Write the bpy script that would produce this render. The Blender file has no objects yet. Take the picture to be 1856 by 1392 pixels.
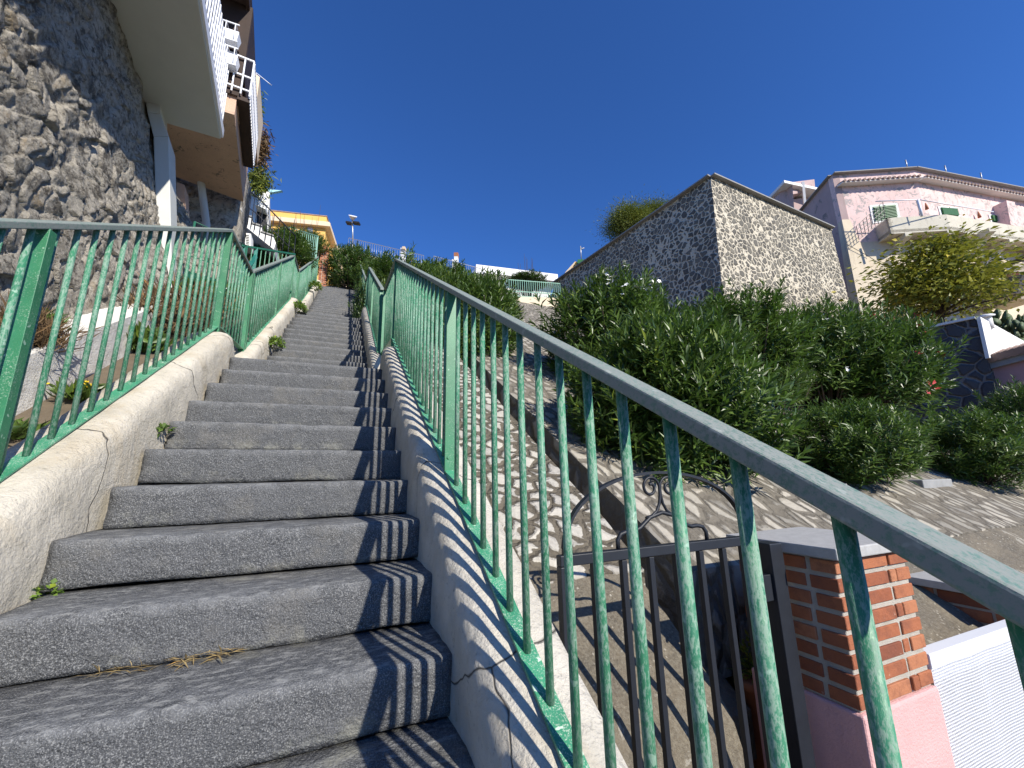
import bpy, bmesh, math, random
import numpy as np
from mathutils import Vector, Matrix, noise
random.seed(7); np.random.seed(7)
D = bpy.data; SC = bpy.context.scene; COL = SC.collection
PI = math.pi

# ------------------------------------------------------------------ camera
F = 749.0 / 1856.0                       # focal length in image widths
CR = Vector((0.92004, -0.39126, -0.02092)); CU = Vector((-0.06728, -0.21036, 0.97531)); CF = Vector((0.38600, 0.89592, 0.21987))
cd = D.cameras.new('camera'); cam = D.objects.new('camera', cd); COL.objects.link(cam)
cam.matrix_world = Matrix(((CR.x, CU.x, -CF.x, 0), (CR.y, CU.y, -CF.y, 0), (CR.z, CU.z, -CF.z, 0), (0, 0, 0, 1)))
cd.sensor_width = 36.0; cd.lens = 36.0 * F; cd.clip_start = 0.02; cd.clip_end = 3000
SC.camera = cam

def ray(x, y): return (CF * 749.0 + CR * (x - 928) - CU * (y - 696)).normalized()
def aX(x, y, X): d = ray(x, y); return d * (X / d.x)
def aY(x, y, Y): d = ray(x, y); return d * (Y / d.y)
def aZ(x, y, Z): d = ray(x, y); return d * (Z / d.z)
def aD(x, y, dd): d = ray(x, y); return d * (dd / d.dot(CF))
def aV(x, y, P0, n): d = ray(x, y); return d * (P0.dot(n) / d.dot(n))

# stair frame (camera is the origin, 1.49 m above the flight)
H = 0.17; RUN = 0.28445; SL = H / RUN; Y0 = 1.34822; Z0 = -0.6825
def sz(Y): return Z0 + (Y - Y0) * SL

# ------------------------------------------------------------------ object helpers
def tag(o, label=None, cat=None, group=None, kind=None):
    if label: o['label'] = label
    if cat: o['category'] = cat
    if group: o['group'] = group
    if kind: o['kind'] = kind
    return o
def thing(name, label, cat, loc=(0, 0, 0), group=None):
    o = D.objects.new(name, None); COL.objects.link(o); o.location = loc
    o.empty_display_size = 0.1
    return tag(o, label, cat, group)
class MB:
    def __init__(s): s.v = []; s.f = []; s.m = []; s.sm = []
    def add(s, vs, fs, mi=0, smooth=False):
        n = len(s.v); s.v += [tuple(v) for v in vs]
        for f in fs: s.f.append([i + n for i in f]); s.m.append(mi); s.sm.append(smooth)
    def hexa(s, c, mi=0):      # c: 8 corners, bottom 4 then top 4
        s.add(c, [(3, 2, 1, 0), (4, 5, 6, 7), (0, 1, 5, 4), (1, 2, 6, 5), (2, 3, 7, 6), (3, 0, 4, 7)], mi)
    def box(s, x0, x1, y0, y1, z0, z1, mi=0):
        s.hexa([(x0, y0, z0), (x1, y0, z0), (x1, y1, z0), (x0, y1, z0), (x0, y0, z1), (x1, y0, z1), (x1, y1, z1), (x0, y1, z1)], mi)
    def bar(s, a, b, w, h, up=Vector((0, 0, 1)), mi=0):   # rectangular bar from a to b
        a = Vector(a); b = Vector(b); d = (b - a).normalized()
        if abs(d.dot(up)) > 0.98: up = Vector((0, 1, 0))
        sx = d.cross(up).normalized() * (w / 2); sy = sx.cross(d).normalized() * (h / 2)
        s.hexa([a - sx - sy, a + sx - sy, b + sx - sy, b - sx - sy, a - sx + sy, a + sx + sy, b + sx + sy, b - sx + sy], mi)
    def tube(s, pts, r, n=10, mi=0, caps=True):
        pts = [Vector(p) for p in pts]; k = len(pts)
        rs = r if isinstance(r, (list, tuple)) else [r] * k
        rings = []; prev = None
        for i, p in enumerate(pts):
            d = (pts[min(i + 1, k - 1)] - pts[max(i - 1, 0)]).normalized()
            if prev is None:
                u = d.orthogonal().normalized()
            else:
                u = (prev - d * prev.dot(d)).normalized()
            prev = u; w = d.cross(u)
            rings.append([p + (u * math.cos(2 * PI * j / n) + w * math.sin(2 * PI * j / n)) * rs[i] for j in range(n)])
        vs = [v for ring in rings for v in ring]; fs = []
        for i in range(k - 1):
            for j in range(n): fs.append((i * n + j, i * n + (j + 1) % n, (i + 1) * n + (j + 1) % n, (i + 1) * n + j))
        s.add(vs, fs, mi, True)
        if caps:
            s.add(rings[0], [tuple(reversed(range(n)))], mi); s.add(rings[-1], [tuple(range(n))], mi)
    def sweep(s, path, prof, mi=0, cap=True, smooth=False):
        """path: list of (Vector origin); prof(i)->list of points (Vectors) already in world; closed loop"""
        n = None; vs = []; fs = []
        for i in range(len(path)):
            pr = prof(i); n = len(pr); vs += pr
        for i in range(len(path) - 1):
            for j in range(n): fs.append((i * n + j, (i + 1) * n + j, (i + 1) * n + (j + 1) % n, i * n + (j + 1) % n))
        s.add(vs, fs, mi, smooth)
        if cap:
            s.add(vs[:n], [tuple(range(n))], mi); s.add(vs[-n:], [tuple(reversed(range(n)))], mi)
    def poly(s, pts, mi=0): s.add(pts, [tuple(range(len(pts)))], mi)
    def prism(s, pts, off, mi=0):           # polygon extruded by the vector off
        n = len(pts); off = Vector(off); a = [Vector(p) for p in pts]; b = [p + off for p in a]
        s.add(a + b, [tuple(reversed(range(n))), tuple(range(n, 2 * n))] + [(i, (i + 1) % n, n + (i + 1) % n, n + i) for i in range(n)], mi)
    def build(s, name, mats, parent=None, base=None, fix=True):
        me = D.meshes.new(name)
        b = Vector(parent.location) if parent is not None and base is None else Vector(base or (0, 0, 0))
        me.from_pydata([(v[0] - b.x, v[1] - b.y, v[2] - b.z) for v in s.v], [], s.f)
        if not isinstance(mats, (list, tuple)): mats = [mats]
        for m in mats: me.materials.append(m)
        me.polygons.foreach_set('material_index', s.m); me.polygons.foreach_set('use_smooth', s.sm)
        me.update()
        if fix:
            bm = bmesh.new(); bm.from_mesh(me); bmesh.ops.remove_doubles(bm, verts=bm.verts, dist=1e-5)
            bmesh.ops.recalc_face_normals(bm, faces=bm.faces); bm.to_mesh(me); bm.free()
        o = D.objects.new(name, me); COL.objects.link(o)
        if parent is not None: o.parent = parent
        else: o.location = b
        return o
def bevel(o, w=0.004, seg=2):
    m = o.modifiers.new('bevel', 'BEVEL'); m.width = w; m.segments = seg; m.limit_method = 'ANGLE'; m.angle_limit = math.radians(35)
    return o
def centre(pts):
    n = len(pts); return sum((Vector(p) for p in pts), Vector()) / n

# ------------------------------------------------------------------ materials
class NT:
    def __init__(s, name):
        s.mat = D.materials.new(name); s.mat.use_nodes = True; s.t = s.mat.node_tree
        for n in list(s.t.nodes): s.t.nodes.remove(n)
        s.out = s.t.nodes.new('ShaderNodeOutputMaterial')
        s.co = s.t.nodes.new('ShaderNodeTexCoord').outputs['Object']
    def link(s, a, b): s.t.links.new(a, b)
    def setin(s, n, key, val):
        if val is None: return
        if hasattr(val, 'is_output') or isinstance(val, bpy.types.NodeSocket): s.link(val, n.inputs[key])
        else: n.inputs[key].default_value = val
    def map(s, scale=(1, 1, 1), rot=(0, 0, 0), vec=None):
        n = s.t.nodes.new('ShaderNodeMapping'); s.link(vec or s.co, n.inputs['Vector'])
        n.inputs['Scale'].default_value = scale; n.inputs['Rotation'].default_value = rot; return n.outputs[0]
    def noise(s, scale, detail=4, rough=0.6, vec=None, dist=0.0, out='Fac'):
        n = s.t.nodes.new('ShaderNodeTexNoise'); s.link(vec or s.co, n.inputs['Vector'])
        n.inputs['Scale'].default_value = scale; n.inputs['Detail'].default_value = detail
        n.inputs['Roughness'].default_value = rough; n.inputs['Distortion'].default_value = dist; return n.outputs[out]
    def voro(s, scale, feature='F1', vec=None, out='Distance', rnd=1.0):
        n = s.t.nodes.new('ShaderNodeTexVoronoi'); n.feature = feature; s.link(vec or s.co, n.inputs['Vector'])
        n.inputs['Scale'].default_value = scale; n.inputs['Randomness'].default_value = rnd; return n.outputs[out]
    def ramp(s, fac, stops, interp='LINEAR'):
        n = s.t.nodes.new('ShaderNodeValToRGB'); n.color_ramp.interpolation = interp; s.link(fac, n.inputs[0])
        e = n.color_ramp.elements
        while len(e) < len(stops): e.new(0.5)
        for k, (p, c) in zip(e, stops):
            k.position = p; k.color = (c[0], c[1], c[2], 1) if not isinstance(c, (int, float)) else (c, c, c, 1)
        return n.outputs[0]
    def mix(s, fac, a, b, mode='MIX'):
        n = s.t.nodes.new('ShaderNodeMix'); n.data_type = 'RGBA'; n.blend_type = mode
        s.setin(n, 0, fac)
        for key, v in ((6, a), (7, b)):
            if isinstance(v, (tuple, list)): n.inputs[key].default_value = (v[0], v[1], v[2], 1)
            else: s.link(v, n.inputs[key])
        return n.outputs[2]
    def math(s, op, a, b=None, clamp=False):
        n = s.t.nodes.new('ShaderNodeMath'); n.operation = op; n.use_clamp = clamp
        s.setin(n, 0, a); s.setin(n, 1, b); return n.outputs[0]
    def warp(s, amt, scale, vec=None):
        c = s.noise(scale, 3, 0.5, vec, out='Color')
        n = s.t.nodes.new('ShaderNodeVectorMath'); n.operation = 'MULTIPLY_ADD'
        s.link(c, n.inputs[0]); n.inputs[1].default_value = (amt,) * 3; s.link(vec or s.co, n.inputs[2]); return n.outputs[0]
    def bump(s, h, strength=0.5, dist=0.01, prev=None):
        n = s.t.nodes.new('ShaderNodeBump'); s.link(h, n.inputs['Height']); n.inputs['Strength'].default_value = strength
        n.inputs['Distance'].default_value = dist
        if prev is not None: s.link(prev, n.inputs['Normal'])
        return n.outputs[0]
    def attr(s, name):
        n = s.t.nodes.new('ShaderNodeAttribute'); n.attribute_name = name; return n
    def island(s): return s.t.nodes.new('ShaderNodeNewGeometry').outputs['Random Per Island']
    def done(s, color, rough=0.8, nrm=None, metal=0.0, spec=0.5, trans=None):
        p = s.t.nodes.new('ShaderNodeBsdfPrincipled')
        if isinstance(color, (tuple, list)): p.inputs['Base Color'].default_value = (color[0], color[1], color[2], 1)
        else: s.link(color, p.inputs['Base Color'])
        s.setin(p, 'Roughness', rough); s.setin(p, 'Metallic', metal); s.setin(p, 'Specular IOR Level', spec)
        if nrm is not None: s.link(nrm, p.inputs['Normal'])
        last = p.outputs[0]
        if trans is not None:
            tr = s.t.nodes.new('ShaderNodeBsdfTranslucent'); mx = s.t.nodes.new('ShaderNodeMixShader')
            if isinstance(trans[1], (tuple, list)): tr.inputs['Color'].default_value = (*trans[1], 1)
            else: s.link(trans[1], tr.inputs['Color'])
            mx.inputs[0].default_value = trans[0]; s.link(last, mx.inputs[1]); s.link(tr.outputs[0], mx.inputs[2]); last = mx.outputs[0]
        s.link(last, s.out.inputs['Surface']); return s.mat

def m_basalt():
    n = NT('basalt')
    g = n.noise(270, 2, 0.7); g2 = n.noise(60, 3, 0.7); pat = n.noise(5, 4, 0.6)
    c = n.ramp(g, [(0.36, (0.022, 0.024, 0.028)), (0.54, (0.085, 0.088, 0.092)), (0.64, (0.32, 0.32, 0.315))])
    c = n.mix(n.ramp(pat, [(0.42, 0.0), (0.66, 0.4)]), c, (0.10, 0.102, 0.106))
    c = n.mix(0.35, c, n.ramp(n.island(), [(0, (0.05, 0.053, 0.058)), (1, (0.105, 0.107, 0.11))]))
    # worn, paler flecks on the treads (upward faces)
    geo = n.t.nodes.new('ShaderNodeNewGeometry'); sep = n.t.nodes.new('ShaderNodeSeparateXYZ'); n.link(geo.outputs['Normal'], sep.inputs[0])
    up = n.ramp(sep.outputs[2], [(0.6, 0.0), (0.9, 1.0)])
    fl = n.noise(22, 4, 0.65, n.map((1, 2.2, 1)))
    worn = n.math('MULTIPLY', n.ramp(fl, [(0.5, 0.0), (0.62, 0.7)]), up)
    c = n.mix(worn, c, (0.27, 0.27, 0.26))
    nz2 = n.noise(13, 5, 0.7); ws = n.attr('worn').outputs['Fac']; ds = n.attr('dirt').outputs['Fac']
    c = n.mix(n.math('MULTIPLY', ws, n.ramp(nz2, [(0.4, 0.0), (0.62, 0.5)])), c, (0.23, 0.235, 0.24))
    c = n.mix(n.math('MULTIPLY', ds, n.ramp(n.noise(4.5, 5, 0.75), [(0.55, 0.0), (0.67, 0.6)])), c, (0.25, 0.25, 0.21))
    dirt = n.ramp(n.noise(2.3, 5, 0.7), [(0.56, 0.0), (0.72, 0.35)])
    c = n.mix(dirt, c, (0.20, 0.18, 0.145))
    b = n.bump(n.noise(95, 3, 0.7), 0.8, 0.008); b = n.bump(n.noise(11, 5, 0.65), 0.7, 0.03, b)
    return n.done(c, 0.8, b)
def m_plaster(name, base, dark, stain=(0.42, 0.33, 0.20), crack=True, scale=1.0, stain_amt=0.5):
    n = NT(name)
    c = n.mix(n.ramp(n.noise(3.5 * scale, 5, 0.65), [(0.35, 0.0), (0.7, 1.0)]), base, dark)
    c = n.mix(n.math('MULTIPLY', n.ramp(n.noise(1.6 * scale, 6, 0.7, dist=0.6), [(0.54, 0.0), (0.68, 1.0)]), stain_amt), c, stain)
    sp = n.ramp(n.noise(45 * scale, 3, 0.7), [(0.60, 0.0), (0.72, 0.55)])
    c = n.mix(sp, c, tuple(x * 0.5 for x in dark))
    w = n.warp(0.28, 3.5 * scale)
    if crack:
        cr = n.ramp(n.voro(0.8 * scale, 'DISTANCE_TO_EDGE', w), [(0.0, 1.0), (0.0035, 0.0)])
        c = n.mix(cr, c, (0.05, 0.045, 0.04))
    b = n.bump(n.noise(75 * scale, 5, 0.75), 0.85, 0.010); b = n.bump(n.noise(9 * scale, 4, 0.65), 0.6, 0.03, b)
    if crack: b = n.bump(n.math('SUBTRACT', 1.0, cr), 0.6, 0.01, b)
    return n.done(c, 0.9, b, spec=0.2)
def m_paint(name, col, worn, amt=0.5, grain=(1, 1, 0.35), rough=0.45, big_=0.28):
    n = NT(name)
    a = n.noise(230, 3, 0.8, n.map(grain)); b_ = n.noise(13, 4, 0.6)
    f = n.math('ADD', n.math('MULTIPLY', a, 0.75), n.math('MULTIPLY', b_, big_))
    lo = 0.80 - 0.34 * amt - (0.5 - big_) * .5
    c = n.mix(n.ramp(n.noise(5, 3, 0.6), [(0.3, 0.0), (0.7, 1.0)]), col, tuple(min(1, x * 1.5 + 0.004) for x in col))
    k = n.ramp(f, [(lo, 0.0), (lo + 0.10, 1.0)])
    c = n.mix(k, c, worn)
    big = n.ramp(n.noise(38, 2, 0.5), [(0.68, 0.0), (0.71, 1.0)]); c = n.mix(n.math('MULTIPLY', big, 0.8), c, tuple(min(1, x * 1.35) for x in worn))
    rust = n.ramp(n.noise(14, 4, 0.7), [(0.71, 0.0), (0.76, 0.7)]); c = n.mix(rust, c, (0.12, 0.075, 0.04))
    r = n.ramp(k, [(0, rough), (1, 0.8)])
    return n.done(c, r, n.bump(f, 0.25, 0.003))
def m_fort(name, stone, mortar, scale, mw=0.05, warp=0.10, bumpd=0.04, lime=0.0):
    n = NT(name)
    v = n.warp(warp, 5.0 * scale / 4)
    d = n.voro(scale, 'DISTANCE_TO_EDGE', v); cell = n.voro(scale, 'F1', v, 'Color')
    sep = n.t.nodes.new('ShaderNodeSeparateColor'); n.link(cell, sep.inputs[0])
    sc = n.ramp(sep.outputs[0], [(0, stone[0]), (0.45, stone[1]), (0.8, stone[2]), (1, stone[1])])
    sc = n.mix(n.ramp(n.noise(30, 4, 0.7), [(0.35, 0.0), (0.7, 0.5)]), sc, tuple(x * 1.7 for x in stone[1]))
    edge = n.math('ADD', d, n.math('MULTIPLY', n.math('SUBTRACT', n.noise(26, 3, 0.7), 0.5), 0.05))
    if lime:
        edge = n.math('SUBTRACT', edge, n.math('MULTIPLY', n.ramp(n.noise(0.55, 4, 0.6), [(0.45, 0.0), (0.72, 1.0)]), lime))
    k = n.ramp(edge, [(mw, 0.0), (mw + 0.025, 1.0)])
    mc = n.mix(n.noise(8, 4, 0.7), mortar, tuple(x * 0.72 for x in mortar))
    c = n.mix(k, mc, sc)
    b = n.bump(n.ramp(edge, [(0.0, 0.0), (mw + 0.10, 1.0)]), 0.9, bumpd); b = n.bump(n.noise(40, 4, 0.7), 0.5, 0.01, b)
    return n.done(c, 0.9, b, spec=0.25)
def m_leaf(name, a, b, tr=(0.10, 0.2, 0.03), rough=0.42, amt=0.22, spec=0.45):
    n = NT(name)
    c = n.ramp(n.island(), [(0.0, a), (0.6, b), (0.93, tuple(x * 1.35 for x in b)), (1.0, (b[0] * 2.2, b[1] * 1.7, b[2]))])
    return n.done(c, rough, None, spec=spec, trans=(amt, tr))
def m_plain(name, col, rough=0.6, var=0.25, metal=0.0, bumps=0.15, scale=6, spec=0.4):
    n = NT(name)
    c = n.mix(n.ramp(n.noise(scale, 5, 0.65), [(0.3, 0.0), (0.7, 1.0)]), col, tuple(x * (1 - var) for x in col))
    return n.done(c, rough, n.bump(n.noise(scale * 12, 4, 0.7), bumps, 0.006), metal, spec)
def m_peel(name, base, under, amt=0.5, scale=1.0, streak=(0.25, 0.22, 0.19)):
    n = NT(name)
    c = n.mix(n.ramp(n.noise(1.4 * scale, 5, 0.65), [(0.35, 0.0), (0.7, 1.0)]), base, tuple(x * 0.86 for x in base))
    e = n.noise(2.1 * scale, 7, 0.72, dist=0.8)
    lo = 0.74 - 0.2 * amt
    c = n.mix(n.ramp(e, [(lo, 0.0), (lo + 0.02, 0.9)]), c, under)
    st = n.noise(1.7 * scale, 5, 0.7, n.map((3, 3, 0.35)))
    c = n.mix(n.ramp(st, [(0.55, 0.0), (0.75, 0.5)]), c, streak)
    return n.done(c, 0.9, n.bump(n.noise(25 * scale, 4, 0.7), 0.4, 0.02), spec=0.2)

M = {}
M['basalt'] = m_basalt()
M['kerb'] = m_plaster('kerb_plaster', (0.60, 0.56, 0.485), (0.43, 0.40, 0.34))
M['kerb_warm'] = m_plaster('kerb_plaster_warm', (0.62, 0.57, 0.475), (0.46, 0.42, 0.34), stain_amt=0.45)
M['green'] = m_paint('worn_green_paint', (0.026, 0.145, 0.075), (0.20, 0.31, 0.235), 0.62)
M['green_post'] = m_paint('green_post_paint', (0.022, 0.135, 0.062), (0.24, 0.36, 0.265), 0.36, (1, 1, 1))
M['green_plate'] = m_paint('green_plate_paint', (0.03, 0.19, 0.10), (0.42, 0.50, 0.40), 0.45, (1, 1, 1))
M['handrail'] = m_paint('worn_handrail_paint', (0.075, 0.135, 0.105), (0.205, 0.225, 0.205), 0.80, (1, 0.5, 0.5), 0.5, 0.12)
M['teal'] = m_paint('teal_paint', (0.012, 0.13, 0.105), (0.18, 0.32, 0.27), 0.35)
M['dark_green'] = m_paint('dark_green_paint', (0.012, 0.085, 0.05), (0.10, 0.2, 0.14), 0.25)
M['iron'] = m_plain('anthracite_iron', (0.013, 0.016, 0.023), 0.5, 0.3, 0.0, 0.1, 20)
M['fort'] = m_fort('fort_stone', ((0.06, 0.056, 0.05), (0.11, 0.103, 0.088), (0.18, 0.163, 0.13)), (0.64, 0.575, 0.45), 4.7, 0.072, 0.15, 0.05, 0.07)
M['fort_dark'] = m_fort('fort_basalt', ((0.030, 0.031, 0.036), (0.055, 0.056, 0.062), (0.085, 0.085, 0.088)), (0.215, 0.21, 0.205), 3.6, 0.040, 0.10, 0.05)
M['ramp'] = m_fort('ramp_stone', ((0.25, 0.235, 0.21), (0.33, 0.31, 0.27), (0.42, 0.39, 0.33)), (0.14, 0.12, 0.09), 6.6, 0.125, 0.12, 0.03)
M['concrete'] = m_plaster('old_concrete', (0.19, 0.165, 0.13), (0.115, 0.10, 0.08), stain=(0.085, 0.078, 0.062), crack=False, scale=1.6, stain_amt=0.8)
def m_path():
    n = NT('pebbled_path')
    c = n.mix(n.ramp(n.noise(4, 6, 0.7), [(0.35, 0.0), (0.65, 1.0)]), (0.22, 0.185, 0.135), (0.115, 0.10, 0.08))
    c = n.mix(n.ramp(n.noise(70, 4, 0.7), [(0.4, 0.0), (0.7, 0.7)]), c, (0.30, 0.27, 0.21))
    sp = n.math('MULTIPLY', n.ramp(n.voro(38, 'F1', n.warp(0.02, 30)), [(0.16, 1.0), (0.24, 0.0)]), n.ramp(n.noise(6, 4, 0.7), [(0.5, 0.0), (0.62, 1.0)]))
    c = n.mix(sp, c, (0.52, 0.48, 0.40))
    pt = n.ramp(n.noise(3.2, 5, 0.75, dist=0.7), [(0.60, 0.0), (0.63, 0.85)]); c = n.mix(pt, c, (0.40, 0.37, 0.31))
    return n.done(c, 0.92, n.bump(n.noise(60, 5, 0.8), 1.0, 0.015), spec=0.2)
M['path'] = m_path()
M['concrete_grey'] = m_plain('grey_concrete', (0.30, 0.30, 0.295), 0.85, 0.25, bumps=0.4)
M['white'] = m_plain('white_paint', (0.78, 0.77, 0.74), 0.75, 0.10, bumps=0.2)
M['white_gloss'] = m_plain('white_metal', (0.78, 0.79, 0.82), 0.35, 0.05, bumps=0.03)
M['slab'] = m_plain('slab_paint', (0.58, 0.585, 0.55), 0.9, 0.07, bumps=0.1, scale=3)
M['ledge'] = m_plaster('ledge_whitewash', (0.74, 0.72, 0.68), (0.60, 0.58, 0.54), crack=False, stain_amt=0.2)
M['peach'] = m_peel('peach_plaster', (0.60, 0.40, 0.29), (0.24, 0.22, 0.19), 0.15)
M['peach_soffit'] = m_peel('peach_soffit', (0.58, 0.40, 0.29), (0.17, 0.15, 0.12), 0.75, 1.7)
M['pinkwall'] = m_peel('pink_peeling', (0.78, 0.57, 0.525), (0.38, 0.34, 0.32), 0.95, 1.5)
M['pinkgrey'] = m_peel('pink_grey_peeling', (0.46, 0.34, 0.32), (0.2, 0.18, 0.17), 0.7, 0.6)  # base darker and greyer than the front walls, with peeled patches and streaks
M['creamwall'] = m_peel('cream_plaster', (0.68, 0.58, 0.43), (0.38, 0.32, 0.24), 0.4, 0.8)
M['balcony'] = m_peel('balcony_concrete', (0.60, 0.56, 0.46), (0.36, 0.33, 0.27), 0.55, 1.5)
M['yellow'] = m_plain('yellow_wall', (0.78, 0.47, 0.13), 0.85, 0.08, bumps=0.2, scale=1.5)
M['cream_trim'] = m_plain('cream_trim', (0.75, 0.60, 0.42), 0.85, 0.1)
M['shutter'] = m_plain('green_shutter', (0.03, 0.16, 0.045), 0.5, 0.2)
M['pink'] = m_plain('pink_render', (0.70, 0.40, 0.38), 0.92, 0.12, bumps=0.9, scale=7)
M['mauve'] = m_plain('mauve_render', (0.46, 0.27, 0.265), 0.9, 0.12, bumps=0.3)
M['tile'] = m_plain('roof_tile', (0.36, 0.25, 0.20), 0.85, 0.4, bumps=0.4)
M['terracotta'] = m_plain('terracotta', (0.42, 0.16, 0.08), 0.8, 0.2)
M['wood_dark'] = m_plain('dark_wood', (0.045, 0.024, 0.016), 0.7, 0.5, bumps=0.5, scale=4)
M['dark'] = m_plain('dark_opening', (0.012, 0.012, 0.013), 0.6, 0.3)
M['soil'] = m_plain('dry_soil', (0.16, 0.125, 0.085), 0.95, 0.4, bumps=0.9, scale=5)
M['cap'] = m_plain('grey_stone_cap', (0.42, 0.415, 0.40), 0.7, 0.2, bumps=0.3, scale=30)
M['mortar'] = m_plain('mortar', (0.50, 0.46, 0.39), 0.95, 0.25, bumps=1.0, scale=14)
M['copper'] = m_plain('copper_pipe', (0.45, 0.25, 0.17), 0.5, 0.2)
M['grey_metal'] = m_plain('galvanised', (0.45, 0.46, 0.47), 0.4, 0.15, 0.6, 0.05)
M['pale_green'] = m_plain('pale_green_metal', (0.22, 0.42, 0.33), 0.6, 0.2)
M['leaf'] = m_leaf('oleander_leaf', (0.032, 0.064, 0.013), (0.088, 0.142, 0.026), rough=0.40, spec=0.55)
M['leaf_b'] = m_leaf('oleander_leaf_deep', (0.026, 0.055, 0.012), (0.068, 0.118, 0.022), rough=0.40, spec=0.55)
M['leaf_y'] = m_leaf('yellow_green_leaf', (0.09, 0.13, 0.02), (0.27, 0.27, 0.035), (0.25, 0.26, 0.03), 0.5, 0.3)
M['leaf_weed'] = m_leaf('weed_leaf', (0.09, 0.16, 0.025), (0.16, 0.25, 0.04), (0.2, 0.3, 0.04), 0.6, 0.3)
M['leaf_pine'] = m_leaf('pine_leaf', (0.06, 0.095, 0.015), (0.16, 0.19, 0.028), (0.15, 0.18, 0.02), 0.6, 0.2)
M['dry'] = m_leaf('dry_straw', (0.20, 0.14, 0.06), (0.36, 0.27, 0.12), (0.3, 0.2, 0.08), 0.8, 0.15)
M['dry_brown'] = m_leaf('dry_brown_twigs', (0.075, 0.045, 0.022), (0.15, 0.095, 0.045), (0.1, 0.06, 0.03), 0.8, 0.1)
M['cactus'] = m_plain('cactus_pad', (0.085, 0.125, 0.05), 0.6, 0.4, bumps=0.3, scale=4)
M['bark'] = m_plain('bark', (0.10, 0.075, 0.055), 0.9, 0.4, bumps=0.9, scale=8)
M['petal_white'] = m_plain('white_petal', (0.85, 0.84, 0.80), 0.6, 0.05)
M['petal_red'] = m_plain('red_petal', (0.62, 0.07, 0.07), 0.6, 0.2)
M['petal_yellow'] = m_plain('yellow_petal', (0.8, 0.55, 0.03), 0.6, 0.1)
def m_brick():
    n = NT('red_brick')
    c = n.ramp(n.island(), [(0, (0.20, 0.068, 0.038)), (0.35, (0.30, 0.10, 0.048)), (0.7, (0.36, 0.13, 0.062)), (1, (0.43, 0.18, 0.09))])
    c = n.mix(n.ramp(n.noise(11, 5, 0.7), [(0.45, 0.0), (0.7, 0.75)]), c, (0.17, 0.065, 0.042))
    c = n.mix(n.ramp(n.noise(30, 4, 0.7), [(0.66, 0.0), (0.74, 0.5)]), c, (0.55, 0.38, 0.28))
    return n.done(c, 0.85, n.bump(n.noise(45, 5, 0.7), 0.7, 0.008), spec=0.25)
M['brick'] = m_brick()
def m_rubble():
    n = NT('rubble_stone')
    mm = n.attr('mortar').outputs['Fac']; st = n.attr('stone').outputs['Fac']
    c = n.ramp(st, [(0, (0.13, 0.115, 0.097)), (0.5, (0.24, 0.217, 0.18)), (0.85, (0.33, 0.295, 0.24)), (1, (0.42, 0.33, 0.22))])
    c = n.mix(n.ramp(n.noise(9, 6, 0.75), [(0.42, 0.0), (0.55, 0.9)]), c, (0.56, 0.51, 0.43))
    c = n.mix(n.ramp(n.noise(16, 5, 0.75), [(0.53, 0.0), (0.62, 0.85)]), c, (0.075, 0.068, 0.06))
    k = n.math('MULTIPLY', mm, n.ramp(n.noise(3.0, 5, 0.7), [(0.35, 0.45), (0.6, 1.0)]))
    c = n.mix(k, c, (0.56, 0.51, 0.425))
    b = n.bump(n.noise(60, 6, 0.8), 1.0, 0.018); b = n.bump(n.noise(22, 5, 0.75), 1.0, 0.04, b)
    return n.done(c, 0.95, b, spec=0.2)
M['rubble'] = m_rubble()
def m_paving():
    n = NT('slope_paving')
    v = n.warp(0.16, 4.0, n.map((9.0, 4.4, 4.5), (0, 0, 0.2)))
    d = n.voro(1.0, 'DISTANCE_TO_EDGE', v); cell = n.voro(1.0, 'F1', v, 'Color')
    sep = n.t.nodes.new('ShaderNodeSeparateColor'); n.link(cell, sep.inputs[0])
    sc = n.ramp(sep.outputs[0], [(0, (0.20, 0.185, 0.16)), (0.5, (0.32, 0.295, 0.245)), (1, (0.44, 0.40, 0.33))])
    sc = n.mix(n.ramp(n.noise(18, 5, 0.7), [(0.45, 0.0), (0.7, 0.5)]), sc, (0.22, 0.20, 0.17))
    edge = n.math('ADD', d, n.math('MULTIPLY', n.math('SUBTRACT', n.noise(14, 4, 0.7), 0.5), 0.16))
    k = n.ramp(edge, [(0.13, 0.0), (0.19, 1.0)])
    c = n.mix(k, n.mix(n.noise(9, 4, 0.7), (0.19, 0.17, 0.135), (0.12, 0.105, 0.085)), sc)
    b = n.bump(n.ramp(edge, [(0.0, 0.0), (0.25, 1.0)]), 0.8, 0.03); b = n.bump(n.noise(40, 4, 0.7), 0.5, 0.01, b)
    return n.done(c, 0.9, b, spec=0.2)
M['paving'] = m_paving()

# ------------------------------------------------------------------ world and sun
SUN = Vector((-0.342, 0.94, -0.633)).normalized()
w = D.worlds.new('World'); SC.world = w; w.use_nodes = True
nt = w.node_tree; bg = nt.nodes['Background']; sky = nt.nodes.new('ShaderNodeTexSky')
sky.sky_type = 'NISHITA'; sky.sun_disc = False
sky.sun_elevation = math.asin(-SUN.z); sky.sun_rotation = math.atan2(-SUN.x, -SUN.y)
sky.altitude = 600; sky.air_density = 1.0; sky.dust_density = 0.0; sky.ozone_density = 4.0
tint = nt.nodes.new('ShaderNodeMix'); tint.data_type = 'RGBA'; tint.blend_type = 'MULTIPLY'; tint.inputs[0].default_value = 1.0; tint.inputs[7].default_value = (0.50, 0.93, 1.58, 1)
nt.links.new(sky.outputs[0], tint.inputs[6]); nt.links.new(tint.outputs[2], bg.inputs[0]); bg.inputs[1].default_value = 0.084
ld = D.lights.new('sun', 'SUN'); ld.energy = 5.0; ld.angle = math.radians(0.5); ld.color = (1.0, 0.94, 0.83)
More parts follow.
